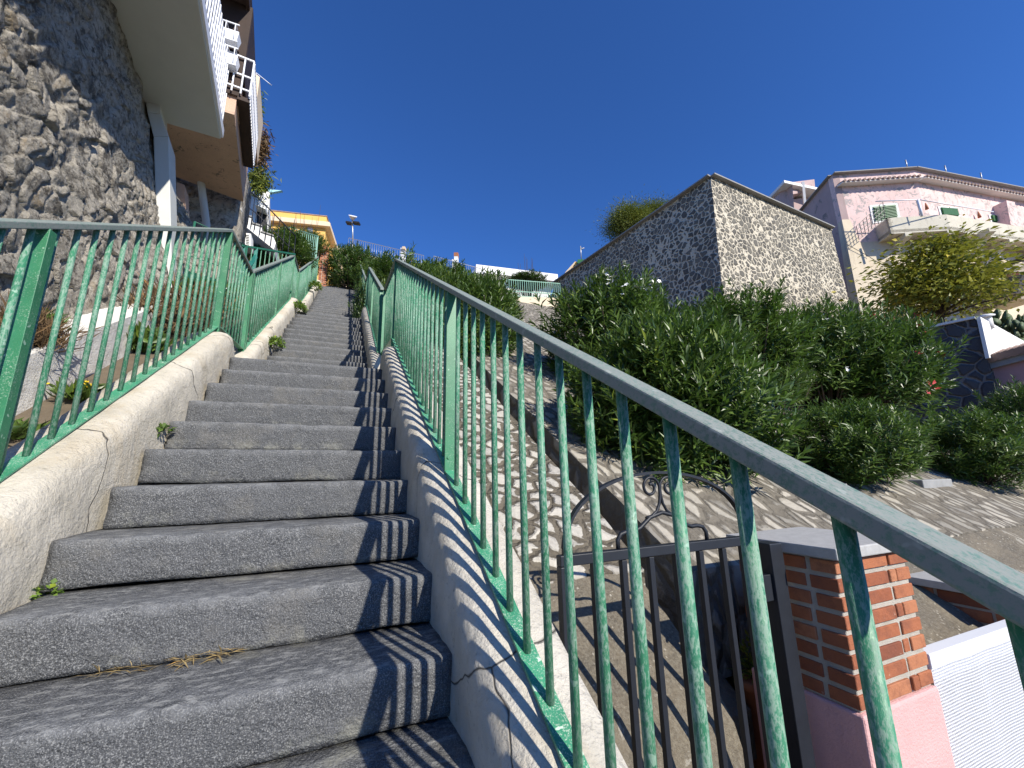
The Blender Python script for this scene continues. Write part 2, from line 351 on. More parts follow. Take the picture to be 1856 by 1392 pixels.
so = D.objects.new('sun', ld); COL.objects.link(so); so.rotation_mode = 'QUATERNION'
so.rotation_quaternion = SUN.to_track_quat('-Z', 'Y'); so.location = (5, -20, 30)
SC.view_settings.view_transform = 'Standard'; SC.view_settings.look = 'None'; SC.view_settings.exposure = 0.46
SC.cycles.max_bounces = 6
# ------------------------------------------------------------------ ground
def lerp(a, b, t): return a + (b - a) * t
def interp(x, tab):
    if x <= tab[0][0]: return tab[0][1]
    for (x0, y0), (x1, y1) in zip(tab, tab[1:]):
        if x <= x1: return lerp(y0, y1, (x - x0) / (x1 - x0))
    return tab[-1][1]
HILL = [(-60, -3.0), (0.9, -2.2), (1.0, -1.95), (16, 6.1), (19, 7.6), (40, 9.5), (1500, 9.5)]
def hill(x, y):
    z = interp(y, HILL)
    if x > 9: z -= min(6.0, (x - 9) * 0.22) * (1 if y > 4 else 0.3)
    return z - 0.35
xs = [-1500, -300, -80, -30, -14, -8, -5, -3, -1.5, 0, 1.5, 3, 5, 7, 9, 12, 16, 22, 30, 45, 80, 300, 1500]
ys = [-1500, -300, -60, -20, -8, -3, -1, 0.3, 0.9, 1.0, 2, 3.5, 5, 7, 9, 11, 13, 16, 19, 24, 32, 40, 80, 300, 1500]
g = MB(); nx = len(xs)
g.add([(x, y, hill(x, y)) for y in ys for x in xs], [(j * nx + i, j * nx + i + 1, (j + 1) * nx + i + 1, (j + 1) * nx + i) for j in range(len(ys) - 1) for i in range(nx - 1)])
tag(g.build('ground', M['soil']), 'dry brown hillside soil under the stairs and shrubs', 'ground', kind='structure')

# ------------------------------------------------------------------ staircase
SH1 = 0.88; SH2 = 0.74          # the two landings
def nose_y(i): return Y0 + i * RUN + (SH1 if i > 9 else 0) + (SH2 if i > 22 else 0)
stairs = thing('staircase', 'long grey basalt staircase climbing between two green railings', 'staircase', (-0.25, 1.35, -0.7))
NTOP = 45
for i in range(-4, NTOP + 1):
    rnd = random.Random(100 + i)
    y0 = nose_y(i) + rnd.uniform(-.008, .008); y1 = (nose_y(i + 1) if i < NTOP else y0 + 2.6) + 0.06
    zt = Z0 + (i + 1) * H; zb = Z0 + i * H + (rnd.choice([0.004, 0.008, 0.012]) if i < 12 else 0.004)
    xl = -0.845 + rnd.uniform(-.012, .03); xr = 0.375 + rnd.uniform(-.005, .01)
    if i < 1: xl = -0.87
    tl = rnd.uniform(-.004, .004); sk = rnd.uniform(-.012, .012)
    nseg = 44 if i < 10 else 10
    prof = [(y1, zb), (y0 + .006, zb), (y0 + .001, zb + .02), (y0, zb + .07), (y0, zt - .04), (y0 + .0005, zt - .014), (y0 + .005, zt - .004), (y0 + .018, zt), (y0 + .09, zt + .001), (y0 + .17, zt + .002), (y0 + .235, zt + .003), (y1, zt + .003)]
    b = MB(); path = [lerp(xl, xr, k / nseg) for k in range(nseg + 1)]
    chip = rnd.uniform(xl, xr)
    def pr(k):
        x = path[k]; out = []
        e = min(k, nseg - k) / nseg
        for (yy, zz) in prof:
            q = Vector((x * 7, yy * 7 + i * 3.1, zz * 7))
            d = noise.noise(q) * .006 + noise.noise(q * 3.5) * .0035
            yy2 = yy + sk * x; zz2 = zz + tl * x
            if yy < y0 + .05 and zz > zb + .03:
                yy2 += d + max(0, .02 - e) * .8
                zz2 -= abs(d) * .6 + max(0, 0.06 - abs(x - chip)) * .12 * (zz > zt - .03)
            elif zz > zt - .01: zz2 += d * .45
            elif zz < zb + .01: zz2 += abs(noise.noise(Vector((x * 2.2, i * 7.7, 3)))) * .016
            out.append(Vector((x, yy2, zz2)))
        return out
    b.sweep(path, pr, smooth=True)
    o = b.build('step' if i not in (9, 22) else 'landing', M['basalt'], stairs)
    me = o.data; bz = stairs.location.z; by = stairs.location.y; wv = []; dv_ = []
    for v_ in me.vertices:
        z_ = v_.co.z + bz; y_ = v_.co.y + by
        wv.append(max(0.0, 1 - abs(y_ - (y0 + .03)) / .11) if z_ > zt - .035 else 0.0)
        dv_.append(1.0 if (z_ < zb + .035 and y_ < y0 + .05) or (z_ > zt - .02 and y_ > y0 + .22 and i not in (9, 22, 45)) else 0.0)
    for nm, arr in (('worn', wv), ('dirt', dv_)):
        at = me.attributes.new(nm, 'FLOAT', 'POINT'); at.data.foreach_set('value', arr)
b = MB()   # rubble core under the treads
for (ya, za, yb, zb_) in ((nose_y(-4) + .1, Z0 - 4 * H - .03, nose_y(9) + .1, Z0 + 9 * H - .03), (nose_y(9) + .1, Z0 + 9 * H - .03, nose_y(10) + .12, Z0 + 9.6 * H), (nose_y(10) + .12, Z0 + 9.6 * H, nose_y(22) + .1, Z0 + 22 * H - .03), (nose_y(22) + .1, Z0 + 22 * H - .03, nose_y(23) + .1, Z0 + 22.6 * H), (nose_y(23) + .1, Z0 + 22.6 * H, nose_y(45) + .1, Z0 + 45 * H - .03)):
    b.hexa([(-.83, ya, za - 1.6), (.36, ya, za - 1.6), (.36, yb, zb_ - 1.6), (-.83, yb, zb_ - 1.6), (-.83, ya, za - .04), (.36, ya, za - .04), (.36, yb, zb_ - .04), (-.83, yb, zb_ - .04)])
b.build('core', M['mortar'], stairs)

# ------------------------------------------------------------------ kerb walls beside the flights
KP = [(-.02, -.45), (.0, -.1), (.004, .12), (.012, .27), (.026, .335), (.055, .36), (.10, .369), (.16, .366), (.22, .358), (.27, .345), (.285, .30), (.29, .1), (.29, -.95)]
def kerb(label, side, xin, ya, yb, shift, round_end=True, mat='kerb', seg=0.05, square_start=False, wid=1.0):
    n = int((yb - ya) / seg); path = [lerp(ya, yb, k / n) for k in range(n + 1)]
    def pr(k):
        y = path[k]; out = []; base = sz(y) - shift * SL
        drop = 0
        if round_end and yb - y < .34: t = (1 - (yb - y) / .34); drop = .40 * (1 - math.sqrt(max(0, 1 - t ** 2)))
        for j, (dx, off) in enumerate(KP):
            q = Vector((dx * 5, y * 4, off * 4 + side * 9))
            dn = noise.noise(q) * .010 + noise.noise(q * 3.3) * .005
            o2 = off - drop * min(1, max(0, (off + .45) / .7)) if off > -.5 else off
            xx = xin + side * (dx * wid + (dn if 0 < j < 7 else 0))
            out.append(Vector((xx, y, base + o2 + (dn * .7 if 3 < j < 10 else 0))))
        return out if side > 0 else out[::-1]
    b = MB(); b.sweep(path, pr, smooth=True)
    o = b.build('kerb_wall', M[mat], base=(xin, ya, sz(ya) - shift * SL)); return tag(o, label, 'low wall', 'plastered kerb walls of the stairs')
kerb('cracked beige plastered kerb wall along the left of the lowest flight', -1, -.842, -.4, 4.22, 0, mat='kerb_warm')
kerb('plastered kerb wall striped by baluster shadows on the right of the lowest flight', 1, .362, -.6, 4.30, 0)
kerb('beige kerb wall left of the middle flight, with an orange stained end', -1, -.85, 4.80, 9.10, SH1, mat='kerb_warm', seg=.08)
kerb('narrow kerb wall with a broken lower end right of the middle flight', 1, .335, 4.95, 9.1, SH1, seg=.08)
kerb('pale kerb wall left of the upper flight, below the brick pillar', -1, -.85, 9.55, 15.9, SH1 + SH2, mat='kerb_warm', seg=.12)
kerb('kerb wall right of the upper flight, half hidden by shrubs', 1, .335, 9.6, 15.6, SH1 + SH2, seg=.12)

# ------------------------------------------------------------------ green railings
def railing(label, X, top, posts, spacing=.118, gap=.90, bot=True, rad=.0102, mats=('handrail', 'green_plate', 'green_post', 'green'), seed=0, flatbot=True, hw=.05, start=.06):
    """top: list of (Y, z of the handrail centre)"""
    rn = random.Random(seed)
    r = thing('metal_railing', label, 'railing', (X, top[0][0], top[0][1] - gap), 'green metal railings beside the stairs')
    zt = lambda y: interp(y, top)
    b = MB(); path = [Vector((X, y, z)) for y, z in top]
    b.sweep(path, lambda k: [path[k] + Vector((sx * hw / 2, 0, szz * .0145)) for sx, szz in ((-1, -1), (1, -1), (1, 1), (-1, 1))])
    bevel(b.build('handrail', M[mats[0]], r), .004)
    b = MB(); pb = [p - Vector((0, 0, gap)) for p in path]
    b.sweep(pb, lambda k: [pb[k] + Vector((sx * .026, 0, szz * .0055)) for sx, szz in ((-1, -1), (1, -1), (1, 1), (-1, 1))])
    bevel(b.build('bottom_rail', M[mats[1]], r), .002)
    for y in posts:
        b = MB(); z1 = zt(y) - .014; z0 = zt(y) - gap - (.14 if flatbot else .02)
        b.box(X - .028, X + .028, y - .006, y + .006, z0, z1); b.box(X + .0225, X + .028, y + .006, y + .035, z0, z1)
        b.tube([(X - .012, y - .006, zt(y) - gap + .06), (X - .012, y - .011, zt(y) - gap + .06)], .007, 8)
        bevel(b.build('post', M[mats[2]], r), .0015)
    y = top[0][0] + start; k = 0
    while y < top[-1][0] - .02:
        if all(abs(y - p) > .035 for p in posts):
            b = MB(); dx = rn.uniform(-.002, .002)
            n = 12 if rad > .009 else 6
            b.tube([(X + dx, y, zt(y) - gap + .003), (X + dx * .3, y, zt(y) - .012)], rad, n)
            b.build('baluster', M[mats[3]], r); k += 1
        y += spacing
    return r
T1 = 1.287
def flight(ya, yb, shift, off=T1): return [(ya, sz(ya) - shift * SL + off), (yb, sz(yb) - shift * SL + off)]
railing('worn green railing on the right of the lowest flight, its handrail crossing the foreground', .5, flight(-.5, 4.27, 0) + [(5.42, sz(5.42) - SH1 * SL + T1)], [-.47, 1.9, 4.25, 5.40], spacing=.1155, start=.092, seed=1)
railing('green railing on the left of the lowest flight, in front of the rubble wall', -1.0, flight(.2, 4.06, 0, 1.295) + [(5.10, sz(5.1) - SH1 * SL + 1.30)], [1.835, 4.04, 5.08], gap=.915, seed=2)
railing('green railing on the left of the middle flight, its balusters close and pale', -1.0, flight(5.13, 8.6, SH1, 1.30) + [(9.62, sz(9.62) - (SH1 + SH2) * SL + 1.3)], [5.16, 7.0, 8.57, 9.58], gap=.93, seed=3)
railing('short green railing on the right of the middle flight, partly behind oleander', .46, flight(5.46, 8.9, SH1) + [(9.9, sz(9.9) - (SH1 + SH2) * SL + T1)], [5.5, 7.2, 8.88], seed=4)
railing('green railing on the left of the upper flight, ending at the brick pillar', -1.0, flight(9.66, 15.3, SH1 + SH2, 1.30), [9.7, 11.6, 13.5, 15.27], spacing=.14, gap=.93, seed=5)
railing('farthest green railing on the right, almost swallowed by oleander leaves', .46, flight(10.0, 15.2, SH1 + SH2), [10.05, 12.2, 14.0], spacing=.14, seed=6)

# ------------------------------------------------------------------ ramp, channel, paved slope on the right
RP = [(.2, -1.40), (1.22, -1.38), (1.24, -1.20), (1.36, -1.18), (1.38, -1.0), (1.47, -.88), (1.65, -.73), (1.85, -.57), (2.3, -.26), (3.2, .274 + .0), (16.0, 7.93)]
def rz(y): return interp(y, RP[:-2] + [(3.2, sz(3.2) - .15), (5.0, sz(5.0) - .15), (16, sz(16) - .15)])
def sheet(name, label, x0, x1, ya, yb, zf, mat, ny, nx_, amp=.012, depth=.55, kind='structure', cat=None, cut=None):
    b = MB(); vs = []; 
    for j in range(ny + 1):
        y = lerp(ya, yb, (j / ny) ** 1.5)
        for i in range(nx_ + 1):
            x = lerp(x0(y) if callable(x0) else x0, x1, i / nx_)
            dz = noise.noise(Vector((x * 3, y * 3, 1.7))) * amp + noise.noise(Vector((x * 9, y * 9, 4))) * amp * .5
            vs.append((x, y, zf(y) + dz))
    n = nx_ + 1
    fs = [(j * n + i, j * n + i + 1, (j + 1) * n + i + 1, (j + 1) * n + i) for j in range(ny) for i in range(nx_)]
    m = len(vs); vs += [(x, y, z - depth) for x, y, z in vs[:]]
    ring = [i for i in range(n)] + [j * n + nx_ for j in range(1, ny + 1)] + [ny * n + i for i in range(nx_ - 1, -1, -1)] + [j * n for j in range(ny - 1, 0, -1)]
    fs += [(ring[k], ring[k] + m, ring[(k + 1) % len(ring)] + m, ring[(k + 1) % len(ring)]) for k in range(len(ring))]
    b.add(vs, fs, 0, False)
    o = b.build(name, M[mat], base=(x1, ya, zf(ya)))
    return tag(o, label, cat, kind=kind)
def ramp_left(y): return .645
def split(y): return y
sheet('stone_path', 'cobbled stone ramp climbing beside the stairs', .645, 1.6, 1.95, 16, rz, 'ramp', 120, 12)
sheet('concrete_path', 'weathered concrete foot of the cobbled ramp behind the iron gate', .645, 1.53, -.2, 1.94, rz, 'path', 40, 14, amp=.016)
sheet('gutter', 'dark drainage gutter between ramp and paved slope', 1.50, 1.93, 1.66, 15, lambda y: sz(max(y, 1.2)) - .62, 'concrete', 60, 3, depth=.2)
sheet('paved_slope', 'stone paved slope below the oleander shrubs', 1.84, 9.2, 1.86, 15, lambda y: sz(y) - .15, 'paving', 90, 60, amp=.014)
sheet('concrete_apron', 'dark concrete strip at the foot of the paved slope', 2.30, 9.2, 1.2, 1.85, lambda y: sz(max(y, 1.1)) - .155, 'path', 14, 40, amp=.016)
b = MB(); b.box(.66, 9.2, -6, 1.7, -2.0, -1.62); tag(b.build('patio', M['concrete'], base=(2, 0, -1.62)), 'concrete patio in front of the white fence', kind='structure')

# ------------------------------------------------------------------ left side: ledge, planting strip, rubble wall
def strip(name, label, x0, x1, ya, yb, z0f, z1f, mat, cat, kind=None, n=30, amp=.01):
    b = MB(); path = [lerp(ya, yb, k / n) for k in range(n + 1)]
    def pr(k):
        y = path[k]; dn = noise.noise(Vector((1, y * 2, x0))) * amp
        return [Vector((x0, y, z0f(y))), Vector((x1, y, z0f(y))), Vector((x1 + dn, y, z1f(y) + dn)), Vector((x0, y, z1f(y)))]
    b.sweep(path, pr); return tag(b.build(name, M[mat], base=(x1, ya, z0f(ya))), label, cat, kind=kind)
strip('planting_strip', 'dry planting strip between the kerb and the white ledge', -2.3, -1.12, 0, 9.5, lambda y: sz(y) - .9, lambda y: sz(y) - .12, 'soil', None, 'structure')
strip('ledge_wall', 'low whitewashed ledge running up at the foot of the rubble wall', -2.3, -1.75, .4, 5.85, lambda y: sz(y) - .5, lambda y: sz(y) + .26, 'ledge', 'low wall')

# rubble wall: ruled between its foot line and the line where the terrace slab meets it, stones modelled as relief
def wall_x(y, z):
    zf = sz(y) + .26; ztop = 4.88; xt = -2.38 - .11 * (y - 4.58); xf = -1.95
    h = max(.6, ztop - zf); t = (z - zf) / h
    return xf + (xt - xf) * min(max(t, -.4), 1.6)
def rubble_wall(name, label, ya, yb, za, zb, step, xfun, seed, size=.125, axis='X'):
    rs = np.random.RandomState(seed)
    ny = int((yb - ya) / step); nz = int((zb - za) / step)
    yy, zz = np.meshgrid(np.linspace(ya, yb, ny + 1), np.linspace(za, zb, nz + 1))
    P = np.stack([yy.ravel(), zz.ravel()], 1)
    # stones lie tilted: longer along a line falling to the far side
    a = math.radians(-52); R = np.array([[math.cos(a), -math.sin(a)], [math.sin(a), math.cos(a)]])
    Q = P + .05 * np.stack([np.sin(P[:, 1] * 7 + 1.3 * np.sin(P[:, 0] * 5)), np.sin(P[:, 0] * 6 + 2 * np.sin(P[:, 1] * 4))], 1)
    Q = Q @ R.T; Q[:, 0] /= 1.75
    lo = Q.min(0) - .3; hi = Q.max(0) + .3
    n = int((hi - lo).prod() / (size * size)); S = rs.uniform(lo, hi, (n, 2)); val = rs.rand(n); hgt = rs.rand(n); tilt = rs.uniform(-1, 1, (n, 2))
    F1 = np.full(len(Q), 9.); F2 = np.full(len(Q), 9.); I = np.zeros(len(Q), int)
    # grid-bucketed nearest seeds
    cs = size * 2.2; cell = {}
    for k, s_ in enumerate(S): cell.setdefault((int((s_[0] - lo[0]) / cs), int((s_[1] - lo[1]) / cs)), []).append(k)
    ci = ((Q - lo) / cs).astype(int); key = ci[:, 0] * 100000 + ci[:, 1]
    for kk in np.unique(key):
        idx = np.nonzero(key == kk)[0]; cx, cy = kk // 100000, kk % 100000
        c = [q for dx in (-1, 0, 1) for dy in (-1, 0, 1) for q in cell.get((cx + dx, cy + dy), [])]
        if len(c) < 2: continue
        d = np.hypot(Q[idx, None, 0] - S[None, c, 0], Q[idx, None, 1] - S[None, c, 1])
        o_ = np.argsort(d, 1)[:, :2]; F1[idx] = np.take_along_axis(d, o_[:, :1], 1)[:, 0]; F2[idx] = np.take_along_axis(d, o_[:, 1:2], 1)[:, 0]
        I[idx] = np.array(c)[o_[:, 0]]
    e = np.clip((F2 - F1) / (size * .5), 0, 1)
    nz_ = np.array([noise.fractal(Vector((p[0] * 6, p[1] * 6, seed)), 1.0, 2.0, 4) for p in P])
    mort = np.clip((F2 - F1) / (size * .13) + nz_ * .45, 0, 1)
    nf = np.array([noise.fractal(Vector((p[0] * 15, p[1] * 15, seed + 2)), 0.8, 2.1, 4) for p in P])
    gap = np.clip(np.array([noise.noise(Vector((p[0] * 2.3, p[1] * 2.3, seed + 9))) for p in P]) * 1.6 + .75, .15, 1)
    rel = np.clip(e * 4.2, 0, 1) * (.026 + .022 * hgt[I]) * gap + ((Q - S[I]) * tilt[I]).sum(1) * .24 + nz_ * .007 - np.abs(nf) * .011
    big = np.array([noise.noise(Vector((p[0] * .7, p[1] * .7, seed + 5))) for p in P]) * .025
    vs = []
    for (y, z), r_, b_ in zip(P, rel, big):
        x = xfun(y, z); vs.append((x + r_ + b_ - .07, y, z) if axis == 'X' else (y, x - r_ - b_ + .07, z))
    n = ny + 1
    fs = [(j * n + i, j * n + i + 1, (j + 1) * n + i + 1, (j + 1) * n + i) for j in range(nz) for i in range(ny)]
    m = len(vs); off = (-.9, 0, 0) if axis == 'X' else (0, .9, 0)
    ring = [i for i in range(n)] + [j * n + ny for j in range(1, nz + 1)] + [nz * n + i for i in range(ny - 1, -1, -1)] + [j * n for j in range(nz - 1, 0, -1)]
    back = [tuple(np.array(vs[i]) + off) for i in ring]
    fs += [(ring[k], m + k, m + (k + 1) % len(ring), ring[(k + 1) % len(ring)]) for k in range(len(ring))]
    fs += [tuple(m + k for k in range(len(ring)))]
    b = MB(); b.add(vs + back, fs); o = b.build(name, M['rubble'], base=vs[0])
    me = o.data
    for nm, arr in (('stone', val[I]), ('mortar', 1 - mort)):
        at = me.attributes.new(nm, 'FLOAT', 'POINT'); full = np.zeros(len(me.vertices)); k = min(len(arr), len(full)); full[:k] = arr[:k]; at.data.foreach_set('value', full.astype(np.float32))
    me.polygons.foreach_set('use_smooth', [True] * len(me.polygons))
    return tag(o, label, 'stone wall')
# ------------------------------------------------------------------ left: rubble retaining wall and terrace above it
rubble_wall('rubble_wall', 'tall sunlit rubble stone retaining wall on the far left', 1.3, 7.6, -.6, 5.05, .0165, wall_x, 3)
# shaded stone wall closing the recess under the peach house
sw = aY(372, 336, 8.6)
rubble_wall('stone_wall', 'dark shaded stone wall below the peach overhang', -5.2, aY(420, 440, 8.6).x, 2.4, 6.3, .05, lambda y, z: 8.6, 11, axis='Y')

# white terrace slab jutting over the stairs, its lattice parapet on the outer edge
ZS = 4.9
far = Vector((-1.824, 6.32, ZS)); near = far + Vector((.105, -.9945, 0)) * 6.6
terr = thing('terrace_balcony', 'white terrace slab with lattice parapet jutting from the rubble wall', 'balcony', (-2.6, 5, ZS))
inn = Vector((-1.6, -.13, 0))
b = MB(); b.prism([near, far, far + inn, near + inn], (0, 0, .16)); bevel(b.build('slab', M['slab'], terr), .012)
dv = (far - near).normalized(); outv = Vector((-dv.y, dv.x, 0)) * -1
b = MB(); b.bar(near + outv * .012 + Vector((0, 0, .10)), far + outv * .012 + Vector((0, 0, .10)), .024, .13); b.build('fascia', M['white_gloss'], terr)
L = (far - near).length; k = 0; t = 2.0
while t < L:
    b = MB(); p = near + dv * t
    b.bar(p + Vector((0, 0, .16)), p + Vector((0, 0, 1.02)), .028, .012, up=outv); k += 1
    if k < 98: b.build('slat', M['white_gloss'], terr)
    t += .11
b = MB()
for zz, th in ((.24, .03), (.5, .03), (.75, .03), (1.04, .045)): b.bar(near + Vector((0, 0, zz)) - outv * .022, far + Vector((0, 0, zz)) - outv * .022, .03, th)
b.build('rail', M['white_gloss'], terr)

# leaning pilaster with its corbel below the slab
pil = thing('pilaster', 'white pilaster with a corbelled head between ledge and terrace slab', 'pillar', aY(292, 560, 5.95))
def pq(b, px, dy, Yp=5.95):
    a = [aY(x, y, Yp) for x, y in px]; b.prism(a, (-.04, dy, 0))
b = MB(); pq(b, [(288, 585), (314, 585), (306, 247), (278, 247)], .4); bevel(b.build('shaft', M['slab'], pil), .01)
b = MB(); pq(b, [(278, 247), (306, 247), (291, 206), (267, 204)], .4); pq(b, [(267, 203.5), (291, 205.5), (289, 160), (260, 152)], .4)
bevel(b.build('corbel', M['slab'], pil), .008)

# peach house with overhanging floor
ZP = 5.33
A = aZ(419, 151, ZP); B = aZ(441, 366, ZP); C = aZ(368, 337, ZP); Dd = aZ(345, 235, ZP)
ed = (A - B).normalized(); An = B + ed * 2.25
ph = thing('peach_house', 'peach plastered house overhanging the stairs, with a brown wooden eave', 'house', (B.x - 1.2, B.y - 2, ZP))
Bk = B + Vector((-3.6, -1.35, 0)); Ank = An + Vector((-3.6, -.2, 0))
b = MB(); b.prism([An, B, Bk, Ank], (0, 0, .03)); b.build('soffit', M['peach_soffit'], ph)
b = MB(); b.prism([p + Vector((0, 0, .032)) for p in (An, B, Bk, Ank)], (0, 0, 1.95)); b.build('wall', M['peach'], ph)
b = MB(); nf_ = Vector((0, -.02, 0)); b.prism([An + nf_ + Vector((.045, 0, .30)), Ank + nf_ + Vector((0, 0, .30)), Ank + nf_ + Vector((0, 0, 2.0)), An + nf_ + Vector((.045, 0, 2.0))], (0, -.03, 0)); b.build('dark_panel', M['wood_dark'], ph)  # dark brown panel over the near end wall
b = MB(); of_ = Vector((.012, 0, 0)); Bm = An.lerp(B, .62); b.prism([An + of_ + Vector((0, 0, .78)), Bm + of_ + Vector((0, 0, .78)), Bm + of_ + Vector((0, 0, 2.0)), An + of_ + Vector((0, 0, 2.0))], (.03, 0, 0)); b.build('dark_panel', M['wood_dark'], ph)  # dark brown panel over the near part of the upper facade
ZE = 7.4
e0 = aZ(463, 157, ZE); e1 = aZ(455, 0, ZE); e2 = e1 + (e1 - e0) * .6
b = MB(); ev = Vector((-1.3, -.1, 0)); b.prism([e2, e0, e0 + ev, e2 + ev], (0, 0, .1))
for t in np.linspace(0.03, .97, 12):
    p = e0.lerp(e2, t); b.bar(p - Vector((0, 0, .06)) + Vector((-.02, 0, 0)), p + ev - Vector((0, 0, .06)), .08, .11)
b.bar(e0 + Vector((-.03, 0, -.05)), e2 + Vector((-.03, 0, -.05)), .05, .2)
b.build('eave', M['wood_dark'], ph)
# upper balcony of the peach house
fn_ = Vector((ed.y, -ed.x, 0)); fn_ = fn_ if fn_.x > 0 else -fn_
bo1 = B + ed * .75 + fn_ * .16 + Vector((0, 0, .25)); bo0 = B + ed * 2.3 + fn_ * .16 + Vector((0, 0, .25)); bn = ed; BL = (bo0 - bo1).length
bal = thing('balcony', 'narrow dark balcony with pale lattice railing on the peach house', 'balcony', bo1)
b = MB(); iv = fn_ * -.15; b.prism([bo0, bo1, bo1 + iv, bo0 + iv], (0, 0, .07)); b.build('slab', M['wood_dark'], bal)
b = MB(); t = 0
while t < BL:
    p = bo1 + bn * t; b.bar(p + Vector((0, 0, .07)), p + Vector((0, 0, .72)), .02, .02); t += .07
for zz in (.16, .4, .72): b.bar(bo1 + Vector((0, 0, zz)), bo0 + Vector((0, 0, zz)), .025, .025)
iv = fn_ * -.45; bo0 = bo0 + bn * .04
for s_ in np.linspace(0, 1, 5): p = bo0 + iv * s_; b.bar(p + Vector((0, 0, .07)), p + Vector((0, 0, .72)), .018, .018)
for zz in (.16, .4, .72): b.bar(bo0 + Vector((0, 0, zz)), bo0 + iv + Vector((0, 0, zz)), .022, .022)
b.build('railing', M['white_gloss'], bal)
for nm, (px, py), s_ in (('upper white flower box hooked on the balcony railing', (411, 68), .9), ('lower white flower box hooked on the balcony railing', (413, 112), .7)):
    p = aD(px, py, bo0.dot(CF) - .10)
    f = thing('flower_box', nm, 'flower box', p, 'flower boxes on the balcony')
    b = MB(); w_ = .16 * s_ + .02; b.hexa([p + Vector(q) for q in ((-w_ * .85, -.07, -.08), (w_ * .85, -.07, -.08), (w_ * .85, .07, -.08), (-w_ * .85, .07, -.08), (-w_, -.09, .08), (w_, -.09, .08), (w_, .09, .08), (-w_, .09, .08))]); bevel(b.build('box', M['white_gloss'], f), .01)
    b = MB()
    for q in (-w_ * .7, 0, w_ * .7): b.tube([p + Vector((q, -.1, -.1)), p + Vector((q, -.12, .17)), p + Vector((q, .05, .19))], .007, 6)
    b.bar(p + Vector((-w_, -.11, .17)), p + Vector((w_, -.11, .17)), .014, .014); b.bar(p + Vector((-w_, -.1, -.12)), p + Vector((w_, -.1, -.12)), .014, .014)
    b.build('bracket', M['white_gloss'], f)
a0 = aD(415, 60, 8.4); a1 = aD(432, -60, 8.4)
b = MB(); b.tube([a0, a1], .028, 10); tag(b.build('awning_pole', M['white_gloss'], base=a0), 'white slanting awning pole under the brown eave', 'pole')

# slender light details on the recess wall
b = MB(); b.tube([aY(357, 302, 8.1), aY(362, 312, 8.15), aY(374, 405, 8.3), aY(376, 470, 8.3)], .06, 12); tag(b.build('downpipe', M['slab'], base=aY(374, 460, 8.3)), 'beige downpipe running down from the peach overhang', 'pipe')
b = MB(); b.tube([aY(438, 373, 9.3), aY(434, 405, 9.3), aY(430, 450, 9.3)], .035, 10); tag(b.build('copper_downpipe', M['copper'], base=aY(430, 450, 9.3)), 'thin copper coloured downpipe beside the white side stairs', 'pipe')
b = MB(); p0 = aY(330, 500, 7.5); b.prism([aY(322, 500, 7.5), aY(343, 500, 7.5), aY(334, 335, 7.5), aY(320, 330, 7.5)], (-.02, .3, 0)); tag(b.build('peach_pier', M['peach'], base=p0), 'narrow peach plastered pier behind the white pilaster', 'pillar')
mb_ = thing('meter_box', 'small white meter box under the corner of the peach house', 'meter box', aY(431, 377, 8.9))
b = MB(); b.prism([aY(423, 378, 8.9), aY(437, 380, 8.9), aY(437, 368, 8.9), aY(423, 366, 8.9)], (0, .12, 0)); b.build('case', M['white'], mb_)
b = MB(); b.prism([aY(427, 376, 8.897), aY(433, 377, 8.897), aY(433, 370, 8.897), aY(427, 369, 8.897)], (0, .003, 0)); b.build('dial', M['dark'], mb_)

# metal footbridge behind the left railing
fb = thing('footbridge', 'green metal footbridge with thin wire rails behind the left railing', 'footbridge', (-1.9, 6.2, 2.3))
q0 = aY(336, 506, 5.9); q1 = aY(436, 532, 6.9)
b = MB(); b.prism([q0, q1, q1 + Vector((0, 0, .12)), q0 + Vector((0, 0, .12))], (-.3, .55, 0)); b.build('deck', M['dark_green'], fb)
b = MB()
for dz in (.26, .5, .74): b.tube([q0 + Vector((0, 0, dz + .06)), q1 + Vector((0, 0, dz + .06))], .008, 6)
for t in (0, .33, .66, 1): p = q0.lerp(q1, t); b.tube([p, p + Vector((0, 0, .8))], .014, 8)
b.build('rail', M['dark_green'], fb)
sd = thing('side_railing', 'thin teal railing running across behind the end of the left railing', 'railing', aY(440, 500, 7.6))
r0 = aY(437, 445, 7.4); r1 = aY(534, 461, 8.55)
b = MB(); b.bar(r0, r1, .04, .03); b.bar(r0 - Vector((0, 0, .8)), r1 - Vector((0, 0, .8)), .04, .02); b.build('handrail', M['dark_green'], sd)
b = MB()
for t in np.linspace(.02, .98, 13): p = r0.lerp(r1, t); b.tube([p, p - Vector((0, 0, .8))], .009, 6)
b.build('baluster', M['green'], sd)
b = MB()
for t in (.06, .25): p = r0.lerp(r1, t); b.bar(p, p - Vector((0, 0, .85)), .05, .03)
pa = r0.lerp(r1, .06) - Vector((0, 0, .55)); pb_ = r0.lerp(r1, .26) - Vector((0, 0, .15)); b.bar(pa, pb_, .03, .06)
b.build('post', M['teal'], sd)

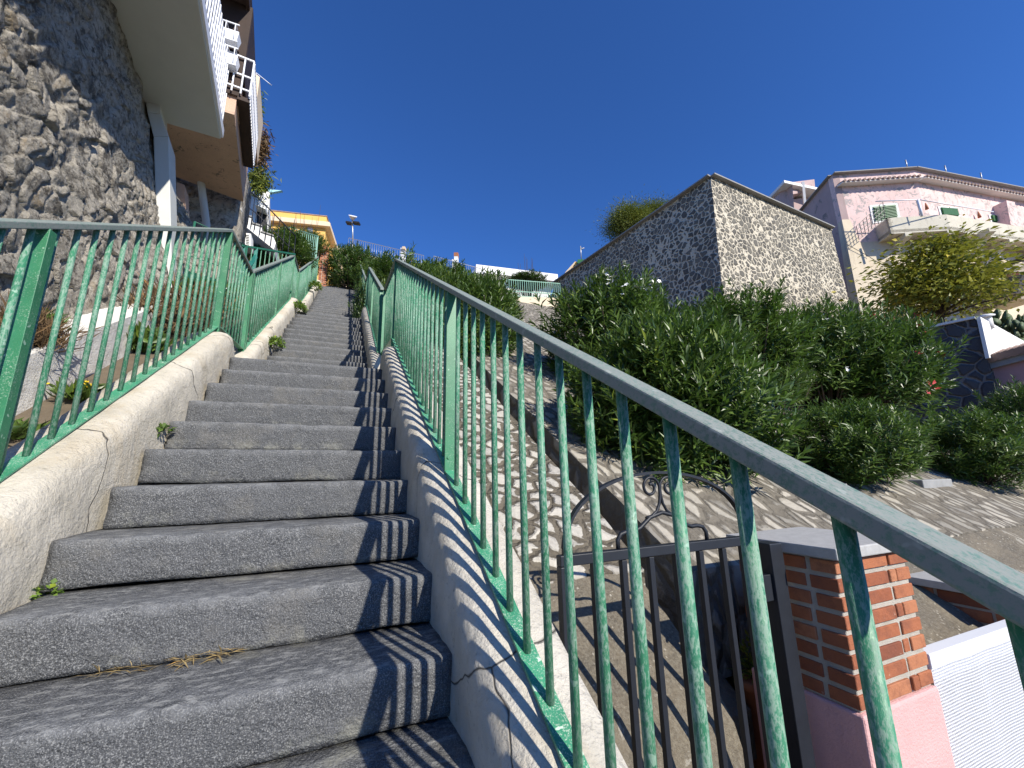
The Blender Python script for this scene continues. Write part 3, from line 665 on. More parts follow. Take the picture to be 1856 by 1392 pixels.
# white side stairs with railing, wall with door behind
ws = thing('side_stairs', 'white plastered outdoor stairs with thin iron railing, beyond the peach house', 'stairs', aY(470, 440, 10.3))
pts = [(437, 378), (441, 378), (441, 388), (456, 393), (457, 404), (474, 410), (475, 420), (494, 427), (500, 440), (496, 452), (437, 404)]
b = MB(); b.prism([aY(x, y, 10.3) for x, y in pts], (0, .9, 0)); b.build('flight', M['white'], ws)
b = MB()
for (x0, y0, x1, y1) in ((439, 388, 457, 393.5), (455, 404, 475, 410), (473, 420, 496, 427.5)): b.prism([aY(x0, y0, 10.27), aY(x1, y1, 10.27), aY(x1, y1 - 2.2, 10.27), aY(x0, y0 - 2.2, 10.27)], (0, .96, 0))
b.build('tread', M['concrete_grey'], ws)
b = MB(); top = [aY(444, 340, 10.25), aY(470, 360, 10.25), aY(536, 428, 10.25)]
b.tube(top, .016, 8); b.tube([p - Vector((0, 0, .42)) for p in top], .012, 8)
for t in np.linspace(0, 1, 12):
    p = top[0].lerp(top[1], t * 2.6) if t * 2.6 < 1 else top[1].lerp(top[2], (t - 1 / 2.6) / (1 - 1 / 2.6)); b.tube([p, p - Vector((0, 0, .85))], .009, 6)
b.build('railing', M['iron'], ws)
wh = thing('white_house', 'small white house with a dark doorway above the side stairs', 'house', aY(465, 450, 12.2))
b = MB(); b.prism([aY(436, 460, 12.2), aY(484, 460, 12.2), aY(489, 348, 12.2), aY(444, 335, 12.2)], (-.3, 3, 0)); b.build('wall', M['white'], wh)
b = MB(); b.prism([aY(463, 438, 12.19), aY(482, 440, 12.19), aY(484, 388, 12.19), aY(466, 382, 12.19)], (0, .005, 0)); b.build('door', M['dark'], wh)
b = MB(); b.prism([aY(462, 371, 11.8), aY(481, 379, 11.8), aY(482, 374, 11.8), aY(464, 365, 11.8)], (0, .39, .05)); b.build('canopy', M['white'], wh)
ac = thing('air_conditioner', 'white air conditioning unit under the white side stairs', 'air conditioner', aY(446, 447, 9.6))
b = MB(); b.prism([aY(436, 446, 9.6), aY(455, 449, 9.6), aY(455, 423, 9.6), aY(436, 420, 9.6)], (0, .3, 0)); bevel(b.build('case', M['white'], ac), .015)
b = MB()
for c in (439.2, 446):
    for r_ in range(7):
        x = c; y = 424.5 + r_ * 3 + (c - 436) * .12; b.prism([aY(x, y + 1.6, 9.596), aY(x + 5.2, y + 2.3, 9.596), aY(x + 5.2, y + .7, 9.596), aY(x, y, 9.596)], (0, .003, 0))
b.build('grille', M['dark'], ac)
# tall house beyond the peach one: its slab edge and wall show as a thin strip
th_ = thing('tall_house', 'tall narrow cream house seen edge on behind the peach house', 'house', aZ(460, 290, 7.6))
s0 = aZ(467, 297, 7.6); s1 = aZ(452, 288, 7.6); dn_ = (aZ(461, 232, 7.6) - s0).normalized() * 1.4
b = MB(); b.prism([s0, s1, s1 + dn_, s0 + dn_], (0, 0, .06)); b.build('soffit', M['peach_soffit'], th_)
b = MB(); b.prism([p + Vector((0, 0, .062)) for p in (s0, s1, s1 + dn_, s0 + dn_)], (0, 0, 1.1)); b.build('wall', M['cream_trim'], th_)
an = thing('antenna', 'white comb shaped television antenna above the brown eave', 'antenna', aD(462, 165, 11))
b = MB(); b.tube([aD(463, 172, 11), aD(464, 132, 11)], .012, 6); b.build('mast', M['white_gloss'], an)
b = MB(); u0, u1 = aD(462, 130, 11), aD(489, 152, 11); b.tube([u0, u1], .008, 6)
for t in np.linspace(.05, 1, 11):
    p = u0.lerp(u1, t); b.tube([p - Vector((.0, .0, .07)) - Vector((.03, .1, 0)), p + Vector((0, 0, .07)) + Vector((.03, .1, 0))], .006, 5)
b.build('boom', M['white_gloss'], an)
b = MB(); v = [aD(484, 343, 12), aD(511, 345, 12.2), aD(487, 349, 12.0)]; b.prism(v, (.02, .12, .02)); tag(b.build('awning', m_plain('blue_canvas', (0.38, 0.68, 0.76), 0.8, 0.1), base=v[0]), 'little turquoise awning tip beyond the hanging plants', 'awning')

# yellow house above
yc = aD(592, 393, 24.0); fd = Vector((.983, -.185, 0)); sdv = Vector((.17, .985, 0))
yh = thing('yellow_house', 'yellow house with a cream eave band at the top of the stairs', 'house', (yc.x - 3, yc.y, yc.z - 5))
def yp(x, y): return aV(x, y, yc, Vector((.185, .983, 0)))
b = MB(); z_b = yc.z - 5.5; base_ = [yc - fd * 4.6, yc, yc + sdv * 7, yc + sdv * 7 - fd * 4.6]
b.prism([Vector((p.x, p.y, z_b)) for p in base_], (0, 0, 5.5)); b.build('wall', M['yellow'], yh)
zc = yp(592, 411).z
b = MB(); o2 = [yc - fd * 4.7 - sdv * .28, yc + fd * .28 - sdv * .28, yc + fd * .28 + sdv * 7.2, yc - fd * 4.7 + sdv * 7.2]
b.prism([Vector((p.x, p.y, zc - .12)) for p in o2], (0, 0, .22)); b.prism([Vector((p.x, p.y, zc + .105)) + q for p, q in zip(o2, (fd * .05 + sdv * .05, -fd * .05 + sdv * .05, -fd * .05 - sdv * .05, fd * .05 - sdv * .05))], (0, 0, .08))
b.build('cornice', M['cream_trim'], yh)
b = MB(); b.prism([Vector((p.x, p.y, yc.z + .002)) + q for p, q in zip(base_, (-sdv * .03, fd * .03 - sdv * .03, fd * .03, Vector()))], (0, 0, .06)); b.build('coping', M['tile'], yh)
wn = MB(); wn.prism([yp(557, 427), yp(567, 428), yp(567, 413), yp(557, 412)], -sdv * .03); wo = wn.build('window', M['grey_metal'], yh)
wn = MB(); wn.prism([yp(511, 442), yp(525, 443), yp(525, 418), yp(511, 417)], -sdv * .05); wn.build('shutter', M['dark_green'], yh)

# brick pillar at the head of the stairs
def bricks(cx0, cx1, cy0, cy1, z0, z1, course, length, mi_b=0, rnd=None, jit=.003, joint=.014):
    b = MB(); rnd = rnd or random.Random(3)
    b.box(cx0 + .008, cx1 - .008, cy0 + .008, cy1 - .008, z0, z1, 1)
    n = max(1, round((z1 - z0) / course)); c = (z1 - z0) / n
    for k in range(n):
        za = z0 + k * c + joint / 2; zb_ = z0 + (k + 1) * c - joint / 2
        alt = k % 2
        # two long courses on X faces, alternating
        def row(a0, a1, shift):
            out = []; x = a0 - shift
            while x < a1 - .01:
                xa = max(a0, x + joint / 2); xb = min(a1, x + length - joint / 2)
                if xb - xa > .025: out.append((xa, xb))
                x += length
            return out
        ya0, ya1 = (cy0 + .11, cy1 - .11) if alt else (cy0, cy1)
        xa0, xa1 = (cx0, cx1) if alt else (cx0 + .11, cx1 - .11)
        for (xa, xb) in row(xa0, xa1, length * .5 * alt):
            for (p, q) in ((cy0, cy0 + .1), (cy1 - .1, cy1)):
                j = rnd.uniform(-jit, jit); b.box(xa + rnd.uniform(-.002, .002), xb, p + j, q + j, za + rnd.uniform(-.0015, .0015), zb_)
        for (ya, yb) in row(ya0, ya1, length * .5 * (1 - alt)):
            for (p, q) in ((cx0, cx0 + .1), (cx1 - .1, cx1)):
                j = rnd.uniform(-jit, jit); b.box(p + j, q + j, ya, yb, za + rnd.uniform(-.0015, .0015), zb_)
    return b
bp = thing('brick_pillar', 'slim red brick pillar with rounded top at the head of the stairs', 'pillar', (-.78, 15.9, 6.9))
xa = aY(579, 480, 15.7).x; xb = aY(594, 480, 15.7).x; zt_ = aY(587, 450, 15.7).z
b = bricks(xa, xb, 15.7, 16.02, 6.6, zt_, .075, .2); b.build('shaft', [M['brick'], M['mortar']], bp, fix=False)
b = MB(); nn = 8; pr_ = [Vector((lerp(xa - .01, xb + .01, k / nn), 15.69, zt_ + .11 * math.sin(PI * k / nn) + .02)) for k in range(nn + 1)] + [Vector((xb + .01, 15.69, zt_ - .01)), Vector((xa - .01, 15.69, zt_ - .01))]
b.prism(pr_, (0, .35, 0)); b.build('cap', M['terracotta'], bp)
# fence of the terrace beside it
tf = thing('terrace_fence', 'pale green terrace fence of thin bars above the upper left flight', 'fence', aY(560, 460, 13.5))
t0 = aY(524, 412, 12.2); t1 = aY(576, 428, 14.8)
b = MB(); b.bar(t0, t1, .03, .02); b.bar(t0 - Vector((0, 0, .85)), t1 - Vector((0, 0, .85)), .03, .02)
b.build('rail', M['pale_green'], tf)
for t in np.linspace(0, 1, 15):
    b = MB(); p = t0.lerp(t1, t); b.tube([p, p - Vector((0, 0, .9))], .011, 6); b.build('bar', M['pale_green'], tf)
b = MB(); b.bar(t1, t1 - Vector((0, 0, 1.5)), .05, .05); b.build('post', M['pale_green'], tf)

# lamp and skyline fences
lp = thing('street_lamp', 'tall lamp post with two flat heads and a dish on top', 'street lamp', aD(640, 445, 26))
b = MB(); b.tube([aD(640, 450, 26), aD(638.5, 396, 26)], .045, 8); b.build('pole', M['grey_metal'], lp)
b = MB()
for x0, x1 in ((628, 637.5), (640.5, 652)): p, q = aD(x0, 404, 26), aD(x1, 405.5, 26); b.bar(p, q, .3, .1)
b.build('lamp_head', M['dark'], lp)
b = MB(); c = aD(639, 398, 26)
b.tube([c + Vector((0, 0, -.05)), c + Vector((0, 0, .02)), c + Vector((0, -.05, .14)), c + Vector((0, -.1, .2))], [.03, .12, .22, .26], 14); b.build('dish', M['white_gloss'], lp)
def sky_fence(label, p0, p1, h, n, mat='grey_metal'):
    r = thing('terrace_fence', label, 'fence', p0)
    b = MB(); b.bar(p0, p1, .03, .03); b.bar(p0 - Vector((0, 0, h)), p1 - Vector((0, 0, h)), .03, .03); b.build('rail', M[mat], r)
    for t in np.linspace(0, 1, n):
        b = MB(); p = p0.lerp(p1, t); b.tube([p, p - Vector((0, 0, h))], .011, 5); b.build('bar', M[mat], r)
    return r
sky_fence('pale skyline fence beside the lamp post', aD(632, 431, 26), aD(768, 463, 24), 1.0, 34)
sky_fence('pale skyline fence to the right of the red topped chimney', aD(786, 464, 25), aD(872, 487, 25), .8, 24)
b = MB(); w0 = aD(615, 448, 26.2); w1 = aD(880, 520, 25.2); b.prism([w0, w1, w1 - Vector((0, 0, 5)), w0 - Vector((0, 0, 5))], (.3, 1.5, 0)); tag(b.build('terrace_wall', M['creamwall'], base=w0), 'terrace wall on the skyline hidden behind the shrubs', 'wall')
ch = thing('chimney', 'white chimney with red brick top on the skyline', 'chimney', aD(825, 490, 25.3))
def pbox(b, x0, y0, x1, y1, d, dep, mi=0): b.prism([aD(x0, y1, d), aD(x1, y1, d), aD(x1, y0, d), aD(x0, y0, d)], CF.xy.to_3d().normalized() * dep, mi)
b = MB(); pbox(b, 823, 464, 830, 500, 25.2, .3); pbox(b, 819, 470, 829, 500, 25.0, .25); b.build('stack', M['white'], ch)
b = MB(); pbox(b, 822.6, 457.5, 830.4, 464, 25.19, .34); b.build('cowl', M['terracotta'], ch)
ch = thing('chimney', 'stubby white chimney with a pinkish cap behind the tall oleander sprout', 'chimney', aD(732, 470, 25))
b = MB(); pbox(b, 726, 449, 733, 475, 25, .3); b.build('stack', M['white'], ch)
b = MB(); pbox(b, 729, 446.5, 734, 451, 24.9, .3); b.build('cowl', M['cream_trim'], ch)
# ------------------------------------------------------------------ fort, houses on the right
def az(a): a = math.radians(a); return Vector((math.sin(a), math.cos(a), 0))
def fort():
    P0 = aD(1288, 320, 15.0); dl = az(-7.3); dr = az(86.6)
    Lp = aV(1003, 519, P0, Vector((dl.y, -dl.x, 0))); Rp = aV(1506, 415, P0, Vector((dr.y, -dr.x, 0)))
    Lp = P0 + dl * ((Lp - P0).dot(dl)); Rp = P0 + dr * ((Rp - P0).dot(dr)); Bp = Lp + dr * 6; zb = 2.5
    t = thing('fort_wall', 'massive old stone bastion with one sunlit and one shaded face', 'bastion', (P0.x, P0.y, zb))
    def bot(p, ox, oy): k = (P0.z - zb) / 4.5; return Vector((p.x + ox * k, p.y + oy * k, zb))
    b = MB()
    f = [(P0, -.38, -.12), (Rp, .02, -.12), (Rp + dl * 7, .02, .1), (Lp, -.38, .1)]
    tp = [p for p, _, _ in f]; bt = [bot(*q) for q in f]
    # slightly uneven faces, as grids
    def face(a, b_, c, d, nu, nv):
        vs = []
        for j in range(nv + 1):
            for i in range(nu + 1):
                p = a.lerp(b_, i / nu).lerp(d.lerp(c, i / nu), j / nv); n = noise.noise(p * .6) * .07 + noise.noise(p * 2.3) * .03
                nn = (b_ - a).cross(d - a).normalized()
                e = 0 if i in (0, nu) or j in (0, nv) else 1
                vs.append(p + nn * n * e)
        b.add(vs, [(j * (nu + 1) + i, j * (nu + 1) + i + 1, (j + 1) * (nu + 1) + i + 1, (j + 1) * (nu + 1) + i) for j in range(nv) for i in range(nu)], 0)
    for k in range(4): q = (k + 1) % 4; face(bt[k], bt[q], tp[q], tp[k], 40, 24)
    b.poly(tp); b.build('wall', M['fort'], t)
    b = MB()
    for k in (0, 3, 1):
        q = (k + 1) % 4; b.bar(tp[k] + Vector((0, 0, .02)), tp[q] + Vector((0, 0, .02)), .34, .05)
    b.build('coping', M['concrete_grey'], t)
    # drain hole
    return P0, dl, dr, Rp
FP, FDL, FDR, FRP = fort()

def pink_house():
    P0 = aD(1508, 318, 20.0); d1 = az(117.3); d2 = az(100.0); dl = az(31.8)
    n1 = Vector((d1.y, -d1.x, 0)); n1 = n1 if n1.y < 0 else -n1
    K = aV(1655, 305, P0, n1); K = P0 + d1 * ((K - P0).dot(d1))
    n2 = Vector((d2.y, -d2.x, 0)); n2 = n2 if n2.y < 0 else -n2
    E_ = K + d2 * 12; Lf = P0 + dl * 11; zt = P0.z; zm = aV(1540, 440, P0, n1).z; z0 = 3.0
    h = thing('pink_house', 'large peeling pink house with a long concrete balcony above the shrubs', 'house', (P0.x + 3, P0.y, z0))
    up = lambda p, z: Vector((p.x, p.y, z))
    foot = [Lf, P0, K, E_, E_ + dl * 11, Lf + d2 * 3]
    def wall(a, c, za, zb_, mat, name, th=.3, nn=None):
        b = MB(); b.prism([up(a, za), up(c, za), up(c, zb_), up(a, zb_)], -nn * th); return b.build(name, M[mat], h)
    nl = Vector((-dl.y, dl.x, 0)); nl = nl if nl.x < 0 else -nl
    wall(P0 + d1 * .001, K, zm, zt, 'pinkwall', 'wall', nn=n1); wall(K, E_, zm, zt, 'pinkwall', 'wall', nn=n2)
    wall(P0 - n1 * .0 + d1 * -.05 + n1 * .0, K, z0, zm - .002, 'creamwall', 'wall', nn=n1); wall(K, E_, z0, zm - .002, 'creamwall', 'wall', nn=n2)
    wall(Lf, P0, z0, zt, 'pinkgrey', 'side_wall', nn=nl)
    b = MB(); b.poly([up(p, zt - .3) for p in foot]); b.build('roof', M['concrete'], h)
    # battered buttress strip on the corner
    b = MB(); c0 = aV(1561, 592, P0 + n1 * .9, n1)
    b.hexa([up(P0 + d1 * 1.35 + n1 * .5, z0), up(P0 + d1 * 1.35, z0), up(P0 - d1 * .3 - n1 * .5, z0), up(P0 - d1 * .55 + n1 * .55, z0), up(P0 + d1 * .35 + n1 * .02, zm + 1.2), up(P0 + d1 * .35, zm + 1.2), up(P0 - n1 * .3, zm + 1.2), up(P0 + n1 * .03 - d1 * .02, zm + 1.2)])
    b.build('buttress', M['creamwall'], h)
    # eave of tiles under the parapet
    ze = aV(1530, 334, P0, n1).z
    b = MB()
    for a, c, nn in ((P0 + d1 * .1, K, n1), (K, E_ + d2 * .5, n2)):
        L_ = (c - a).length; n = int(L_ / .22); dd = (c - a).normalized()
        b.prism([up(a, ze - .13), up(a + nn * .36, ze - .16), up(a + nn * .36, ze - .13), up(a, ze - .05)], dd * L_, 1)
        for k in range(n):
            p = a + dd * (k + .5) * .22; b.tube([up(p, ze - .0), up(p + nn * .42, ze - .10)], .06, 7)
    b.build('eave', [M['tile'], M['white']], h)
    b = MB()
    for a, c, nn in ((P0, K, n1), (K, E_, n2)): b.bar(up(a + nn * .02, zt + .03), up(c + nn * .02, zt + .02), .36, .045)
    b.bar(up(Lf, zt + .03), up(P0, zt + .02), .36, .045)
    b.build('coping', M['concrete_grey'], h)
    # windows: white surround with green shutters
    def window(px, P, nn, pad=.16):
        q = [aV(x, y, P, nn) for x, y in px]; c = centre(q)
        fr = MB(); fr.prism([p + (p - c).normalized() * pad + nn * .03 for p in q], -nn * .1); o = fr.build('window', M['white'], h)
        s = MB(); s.prism([p + nn * .06 for p in q], -nn * .04)
        for k in range(1, 9):
            u = q[0].lerp(q[3], k / 9) + nn * .075; v = q[1].lerp(q[2], k / 9) + nn * .075; s.bar(u, v, .05, .03)
        s.bar(q[0].lerp(q[1], .5) + nn * .08, q[3].lerp(q[2], .5) + nn * .08, .03, .04)
        so_ = s.build('shutter', M['shutter'], o, base=h.location)
    window([(1586, 402), (1625, 395), (1621, 372), (1581, 376)], P0, n1)
    window([(1707, 391), (1735, 393), (1731, 379), (1703, 377)], K, n2, .14)
    window([(1798, 403), (1823, 406), (1818, 394), (1794, 391)], K, n2, .14)
    # balcony
    off = 0.72
    Pb = P0 + n1 * off; Kb = K + n1 * off * .98 + (d2 * .0)
    f0 = aV(1608, 393, Pb, n1); s0 = (f0 - Pb).dot(d1); kk = aV(1716, 391, Pb, n1); f0 = Pb + d1 * s0; kk = Pb + d1 * ((kk - Pb).dot(d1))
    zt_b = aV(1660, 392, Pb, n1).z; zb_b = aV(1660, 420, Pb, n1).z
    f1 = kk + d2 * 12; w0 = f0 - n1 * off; wk = K; w1 = f1 - n2 * off
    b = MB(); b.prism([up(p, zb_b + .02) for p in (f0, kk, f1, w1, kk - n2 * off, w0)], (0, 0, .14)); b.build('balcony_slab', M['balcony'], h)
    b = MB(); th = .12
    for a, c, nn in ((f0, kk, n1), (kk, f1, n2)): b.prism([up(a, zb_b - .03), up(c, zb_b - .03), up(c, zt_b), up(a, zt_b)], -nn * th)
    b.prism([up(f0, zb_b - .03), up(w0, zb_b - .03), up(w0, zt_b), up(f0, zt_b)], d1 * th)
    b.build('balcony_parapet', M['balcony'], h)
    # concrete ribs under the slab, curved down towards the front
    b = MB()
    for a, c, nn, dd, ts in ((f0, kk, n1, d1, (.55, 2.3, 4.0)), (kk, f1, n2, d2, (.9, 3.6, 6.2))):
        for t in ts:
            p = a + dd * t; b.prism([up(p + nn * .02, zb_b - .02), up(p + nn * .02, zb_b - .2), up(p - nn * off * .55, zb_b - .34), up(p - nn * (off + .03), zb_b - .75), up(p - nn * (off + .03), zb_b - .02)], dd * .28); b.build('balcony_rib', M['balcony'], h); b = MB()
        b = MB(); g0 = f0 + d1 * .0; 
    gq = [aV(x, y, P0 + n1 * .75, n1) for x, y in ((1552, 410), (1600, 366), (1604, 397), (1557, 434))]
    for k in range(9): b.bar(gq[0].lerp(gq[1], k / 8), gq[3].lerp(gq[2], k / 8), .02, .02)
    for k in range(5): b.bar(gq[0].lerp(gq[3], k / 4), gq[1].lerp(gq[2], k / 4), .025, .025)
    b.build('stair_grille', M['iron'], h)
    # clothes-line frame of thin pipe above the balcony
    b = MB(); pp = [aV(x, y, P0 + n1 * 1.0, n1) for x, y in ((1587, 365), (1660, 362), (1669, 391))]; b.tube(pp, .025, 6)
    pp = [aV(x, y, K + n2 * 1.0, n2) for x, y in ((1667, 362), (1800, 384))]; b.tube(pp, .025, 6); b.tube([aV(1664, 362, K + n2, n2), aV(1671, 392, K + n2, n2)], .05, 6); b.build('line_frame', M['white_gloss'], h)
    b = MB(); q = [aV(x, y, K + n2 * .5, n2) for x, y in ((1832, 407), (1850, 412), (1839, 366), (1824, 363))]; b.prism(q, -n2 * .5); b.build('pier', M['pinkwall'], h)
    for k, (x0, y0, x1, y1) in enumerate(((1646, 304, 1642, 292), (1717, 316, 1713, 302), (1781, 328, 1778, 315))):
        b = MB(); b.tube([aD(x0, y0 + 4, 22.5), aD(x1 - 1, y1 - 2, 22.5)], .03, 6); b.build('roof_pole', M['grey_metal'], h)
    # arched vent
    b = MB(); c = [aV(x, y, P0, n1) for x, y in ((1603, 483), (1603, 476), (1607, 473), (1613, 473), (1617, 477), (1617, 483))]; b.prism([p + n1 * .015 for p in c], -n1 * .02); b.build('vent', M['dark'], h)
    for x, y in ((1673, 379), (1768, 394)):
        nn = n2; p = aV(x, y, K, nn) + nn * .14; b = MB(); b.tube([p + Vector((0, 0, .22)), p + Vector((0, 0, .05)), p - Vector((0, 0, .1))], [.02, .05, .07], 10); b.build('wall_lamp', M['terracotta'], h)
    # cable
    b = MB(); b.tube([aV(x, y, P0 + n1 * .2, n1) for x, y in ((1535, 443), (1570, 462), (1605, 484))], .012, 5); b.build('cable', M['dark'], h)
    # penthouse behind the left parapet, with a white canopy
    t = thing('penthouse', 'pink roof house with a white canopy behind the bastion', 'house', aD(1450, 390, 24))
    b = MB()
    def q(x, y, dd): return aD(x, y, dd)
    b.prism([q(1408, 372, 23.5), q(1440, 385, 23), q(1436, 333, 23), q(1420, 332, 23.5)], (.8, 3, 0)); b.prism([q(1420, 332, 23.5), q(1476, 325, 24.5), q(1478, 345, 24.5), q(1437, 352, 23)], (.8, 3, 0))
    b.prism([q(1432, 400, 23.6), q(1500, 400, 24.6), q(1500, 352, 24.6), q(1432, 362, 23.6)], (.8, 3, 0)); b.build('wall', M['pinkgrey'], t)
    b = MB(); k_ = Vector((.9, 2.2, 0)); c0_ = q(1422, 331, 22.8); c1_ = q(1503, 320, 24.0); c1_.z = c0_.z; b.prism([c0_, c1_, c1_ + k_, c0_ + k_], (0, 0, .16)); b.build('canopy', M['white'], t)
    b = MB(); b.bar(q(1455, 330, 23.2), q(1459, 372, 23.2), .12, .12); b.build('post', M['white'], t)
pink_house()

# clutter balcony at the right edge
cb = thing('shed_balcony', 'cluttered stone balcony with a lean-to roof at the right edge', 'balcony', aD(1830, 530, 17))
b = MB(); b.prism([aD(1818, 505, 17), aD(1870, 492, 16.4), aD(1872, 530, 16.4), aD(1826, 532, 17)], (1.0, 1.6, 0)); b.build('parapet', M['fort'], cb)
b = MB(); b.prism([aD(1780, 487, 17.4), aD(1870, 462, 16.6), aD(1870, 468, 16.6), aD(1783, 493, 17.4)], (.6, 1.6, .1)); b.build('roof', M['wood_dark'], cb)
b = MB(); b.prism([aD(1795, 535, 17.9), aD(1880, 545, 17.5), aD(1880, 470, 17.5), aD(1790, 490, 17.9)], (.3, 1, 0)); b.build('back_wall', M['creamwall'], cb)
b = MB(); b.prism([aD(1823, 487, 16.95), aD(1843, 481, 16.8), aD(1845, 490, 16.8), aD(1826, 496, 16.95)], (0, .05, 0)); b.build('panel', M['white'], cb)
b = MB(); b.prism([aD(1827, 497, 16.95), aD(1846, 491, 16.8), aD(1849, 500, 16.8), aD(1829, 506, 16.95)], (0, .05, 0)); b.build('panel', M['terracotta'], cb)
b = MB(); b.prism([aD(1795, 500, 17.3), aD(1825, 505, 17.2), aD(1822, 488, 17.2), aD(1795, 492, 17.3)], (0, .05, 0)); b.build('opening', M['dark'], cb)
ac = thing('air_conditioner', 'white air conditioner standing on the lean-to roof at the right edge', 'air conditioner', aD(1805, 474, 16.8))
b = MB(); b.prism([aD(1799, 473, 16.9), aD(1814, 475, 16.8), aD(1815, 463, 16.8), aD(1799, 462, 16.9)], (.25, .4, 0)); bevel(b.build('case', M['white'], ac), .02)
b = MB(); c = aD(1807.5, 468.5, 16.79); b.tube([c, c + Vector((-.004, -.012, 0))], .1, 14); b.build('fan', M['dark'], ac)
b = MB(); b.prism([aD(1782, 483, 17.2), aD(1798, 479, 17.1), aD(1797, 466, 17.1), aD(1783, 467, 17.2)], (.3, .5, 0)); bevel(tag(b.build('water_tank', M['creamwall'], base=aD(1790, 482, 17.2)), 'cream tank on the lean-to roof beside the air conditioner', 'tank'), .03)

# hut: dark stone side wall, white gable, mauve wall
ht = thing('stone_hut', 'dark stone hut with a bright white front and tiled mauve lean-to', 'hut', (12.6, 4, 1))
hc = aD(1768, 578, 9.0); hd = az(165.4); hr = az(84.0)
hl = hc - hd * 3.0; hz = hc.z
b = MB(); b.hexa([Vector((p.x, p.y, -.2)) for p in (hc, hc + hr * 3.2, hl + hr * 3.2, hl)] + [hc, hc + hr * 3.2 + Vector((0, 0, -.2)), hl + hr * 3.2, hl])
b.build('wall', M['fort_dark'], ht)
wv = [hc + Vector((-.01, -.02, .02)), aV(1856, 623, hc + Vector((-.01, -.03, 0)), Vector((hr.y, -hr.x, 0))), aV(1856, 650, hc, Vector((hr.y, -hr.x, 0))), aV(1786, 650, hc, Vector((hr.y, -hr.x, 0)))]
b = MB(); b.prism(wv, Vector((-hr.y, hr.x, 0)) * -.06); b.build('front', M['white'], ht)
b = MB(); b.bar(hl + Vector((0, 0, .03)), hc + Vector((0, 0, .03)), .12, .05); b.build('coping', M['white'], ht)
vp = thing('vent_pipe', 'white capped vent pipe standing on the hut', 'vent', aD(1788, 592, 9.2))
p0 = aD(1793, 596, 9.25); p1 = aD(1789, 574, 9.25)
b = MB(); b.tube([p0, p1], [.085, .07], 12); b.build('pipe', M['white'], vp)
b = MB(); d_ = (p1 - p0).normalized(); b.tube([p1, p1 + d_ * .03, p1 + d_ * .06], [.12, .13, .06], 12); b.build('cap', M['white'], vp)
b = MB()
mn = Vector((-.998, -.06, 0)).normalized(); mp = aD(1755, 658, 9.2)
mv = [aV(x, y, mp, mn) for x, y in ((1755, 658), (1856, 640), (1900, 660), (1900, 790), (1772, 775))]
b.prism(mv, (.5, .02, 0)); b.build('lean_to', M['mauve'], ht)
b = MB(); g0 = aV(1793, 654, mp, mn) + mn * .06; g1 = aV(1895, 626, mp, mn) + mn * .06
for t in np.linspace(0, 1, 9): p = g0.lerp(g1, t); b.tube([p - Vector((0, 0, .0)) + mn * .12, p - mn * .7 + Vector((0, 0, .22))], .085, 8)
b.build('tile_roof', M['tile'], ht)
b = MB(); b.bar(g0 - Vector((0, 0, .12)), g1 - Vector((0, 0, .12)), .1, .14); b.build('gutter_board', M['concrete_grey'], ht)

# far white building with green fence on a beige wall
wb = aD(863, 479, 27.0); wd = az(97.0); wn = Vector((wd.y, -wd.x, 0)); wn = wn if wn.y < 0 else -wn
we = aV(1011, 498, wb, wn); L_ = (we - wb).dot(wd); t = thing('white_villa', 'long flat roofed white villa on the skyline beside the bastion', 'house', wb - Vector((0, 0, 4)))
b = MB(); b.prism([wb, wb + wd * L_, wb + wd * L_ - wn * 5, wb - wn * 5], (0, 0, -.62)); b.build('roof', M['white'], t)
b = MB(); q0 = wb + wd * 1.2 - wn * .6 - Vector((0, 0, .622)); b.prism([q0, q0 + wd * (L_ - 1.5), q0 + wd * (L_ - 1.5) - wn * 4, q0 - wn * 4], (0, 0, -4)); b.build('wall', M['white'], t)
b = MB(); q1 = wb + Vector((0, 0, -.61)) + wn * .15 + wd * .5; b.prism([q1, q1 + wd * (L_ - .1), q1 + wd * (L_ - .1) - wn * 1, q1 - wn * 1], (0, 0, .16)); b.build('cornice', M['white'], t)
bw0 = aD(925, 537, 17.5); bw1 = aD(1012, 540, 18.5)
b = MB(); b.prism([bw0, bw1, bw1 - Vector((0, 0, .95)), bw0 - Vector((0, 0, .95))], (.1, .5, 0)); tag(b.build('beige_wall', M['creamwall'], base=bw0), 'beige terrace wall under the green fence between the shrubs', 'wall')
b = MB(); v0 = bw0 - Vector((0, -.1, .952)); v1 = bw1 - Vector((0, -.1, .952)); b.prism([v0, v1, v1 - Vector((.1, 0.2, 4)), v0 - Vector((-.1, 0.2, 4))], (.1, .6, 0)); tag(b.build('stone_wall', M['ramp'], base=v0), 'grey stone wall below the beige terrace wall', 'stone wall')
gf = thing('green_fence', 'pale green bar fence on the beige wall in front of the white villa', 'fence', bw0)
f0 = bw0 + Vector((-.3, .15, .02)); f1 = bw1 + Vector((.2, .15, .02)); hh = .78
b = MB()
for z in (.04, .26, hh): b.bar(f0 + Vector((0, 0, z)), f1 + Vector((0, 0, z)), .03, .03)
b.build('rail', M['pale_green'], gf)
for s in np.linspace(0, 1, 28):
    b = MB(); p = f0.lerp(f1, s); b.tube([p, p + Vector((0, 0, hh + .03))], .014, 5); b.build('bar', M['pale_green'], gf)
tw = thing('tower_house', 'little yellow roof tower with a green top and aerial left of the bastion', 'house', aD(1045, 500, 27))
b = MB(); b.prism([aD(1030, 500, 27), aD(1062, 505, 27), aD(1062, 476, 27), aD(1042, 474, 27)], (1, 3, 0)); b.build('wall', M['yellow'], tw)
b = MB(); b.prism([aD(1026, 498, 26.9), aD(1042, 478, 26.9), aD(1042, 474, 26.9), aD(1024, 494, 26.9)], (.3, 1, 0)); b.build('roof', M['cream_trim'], tw)
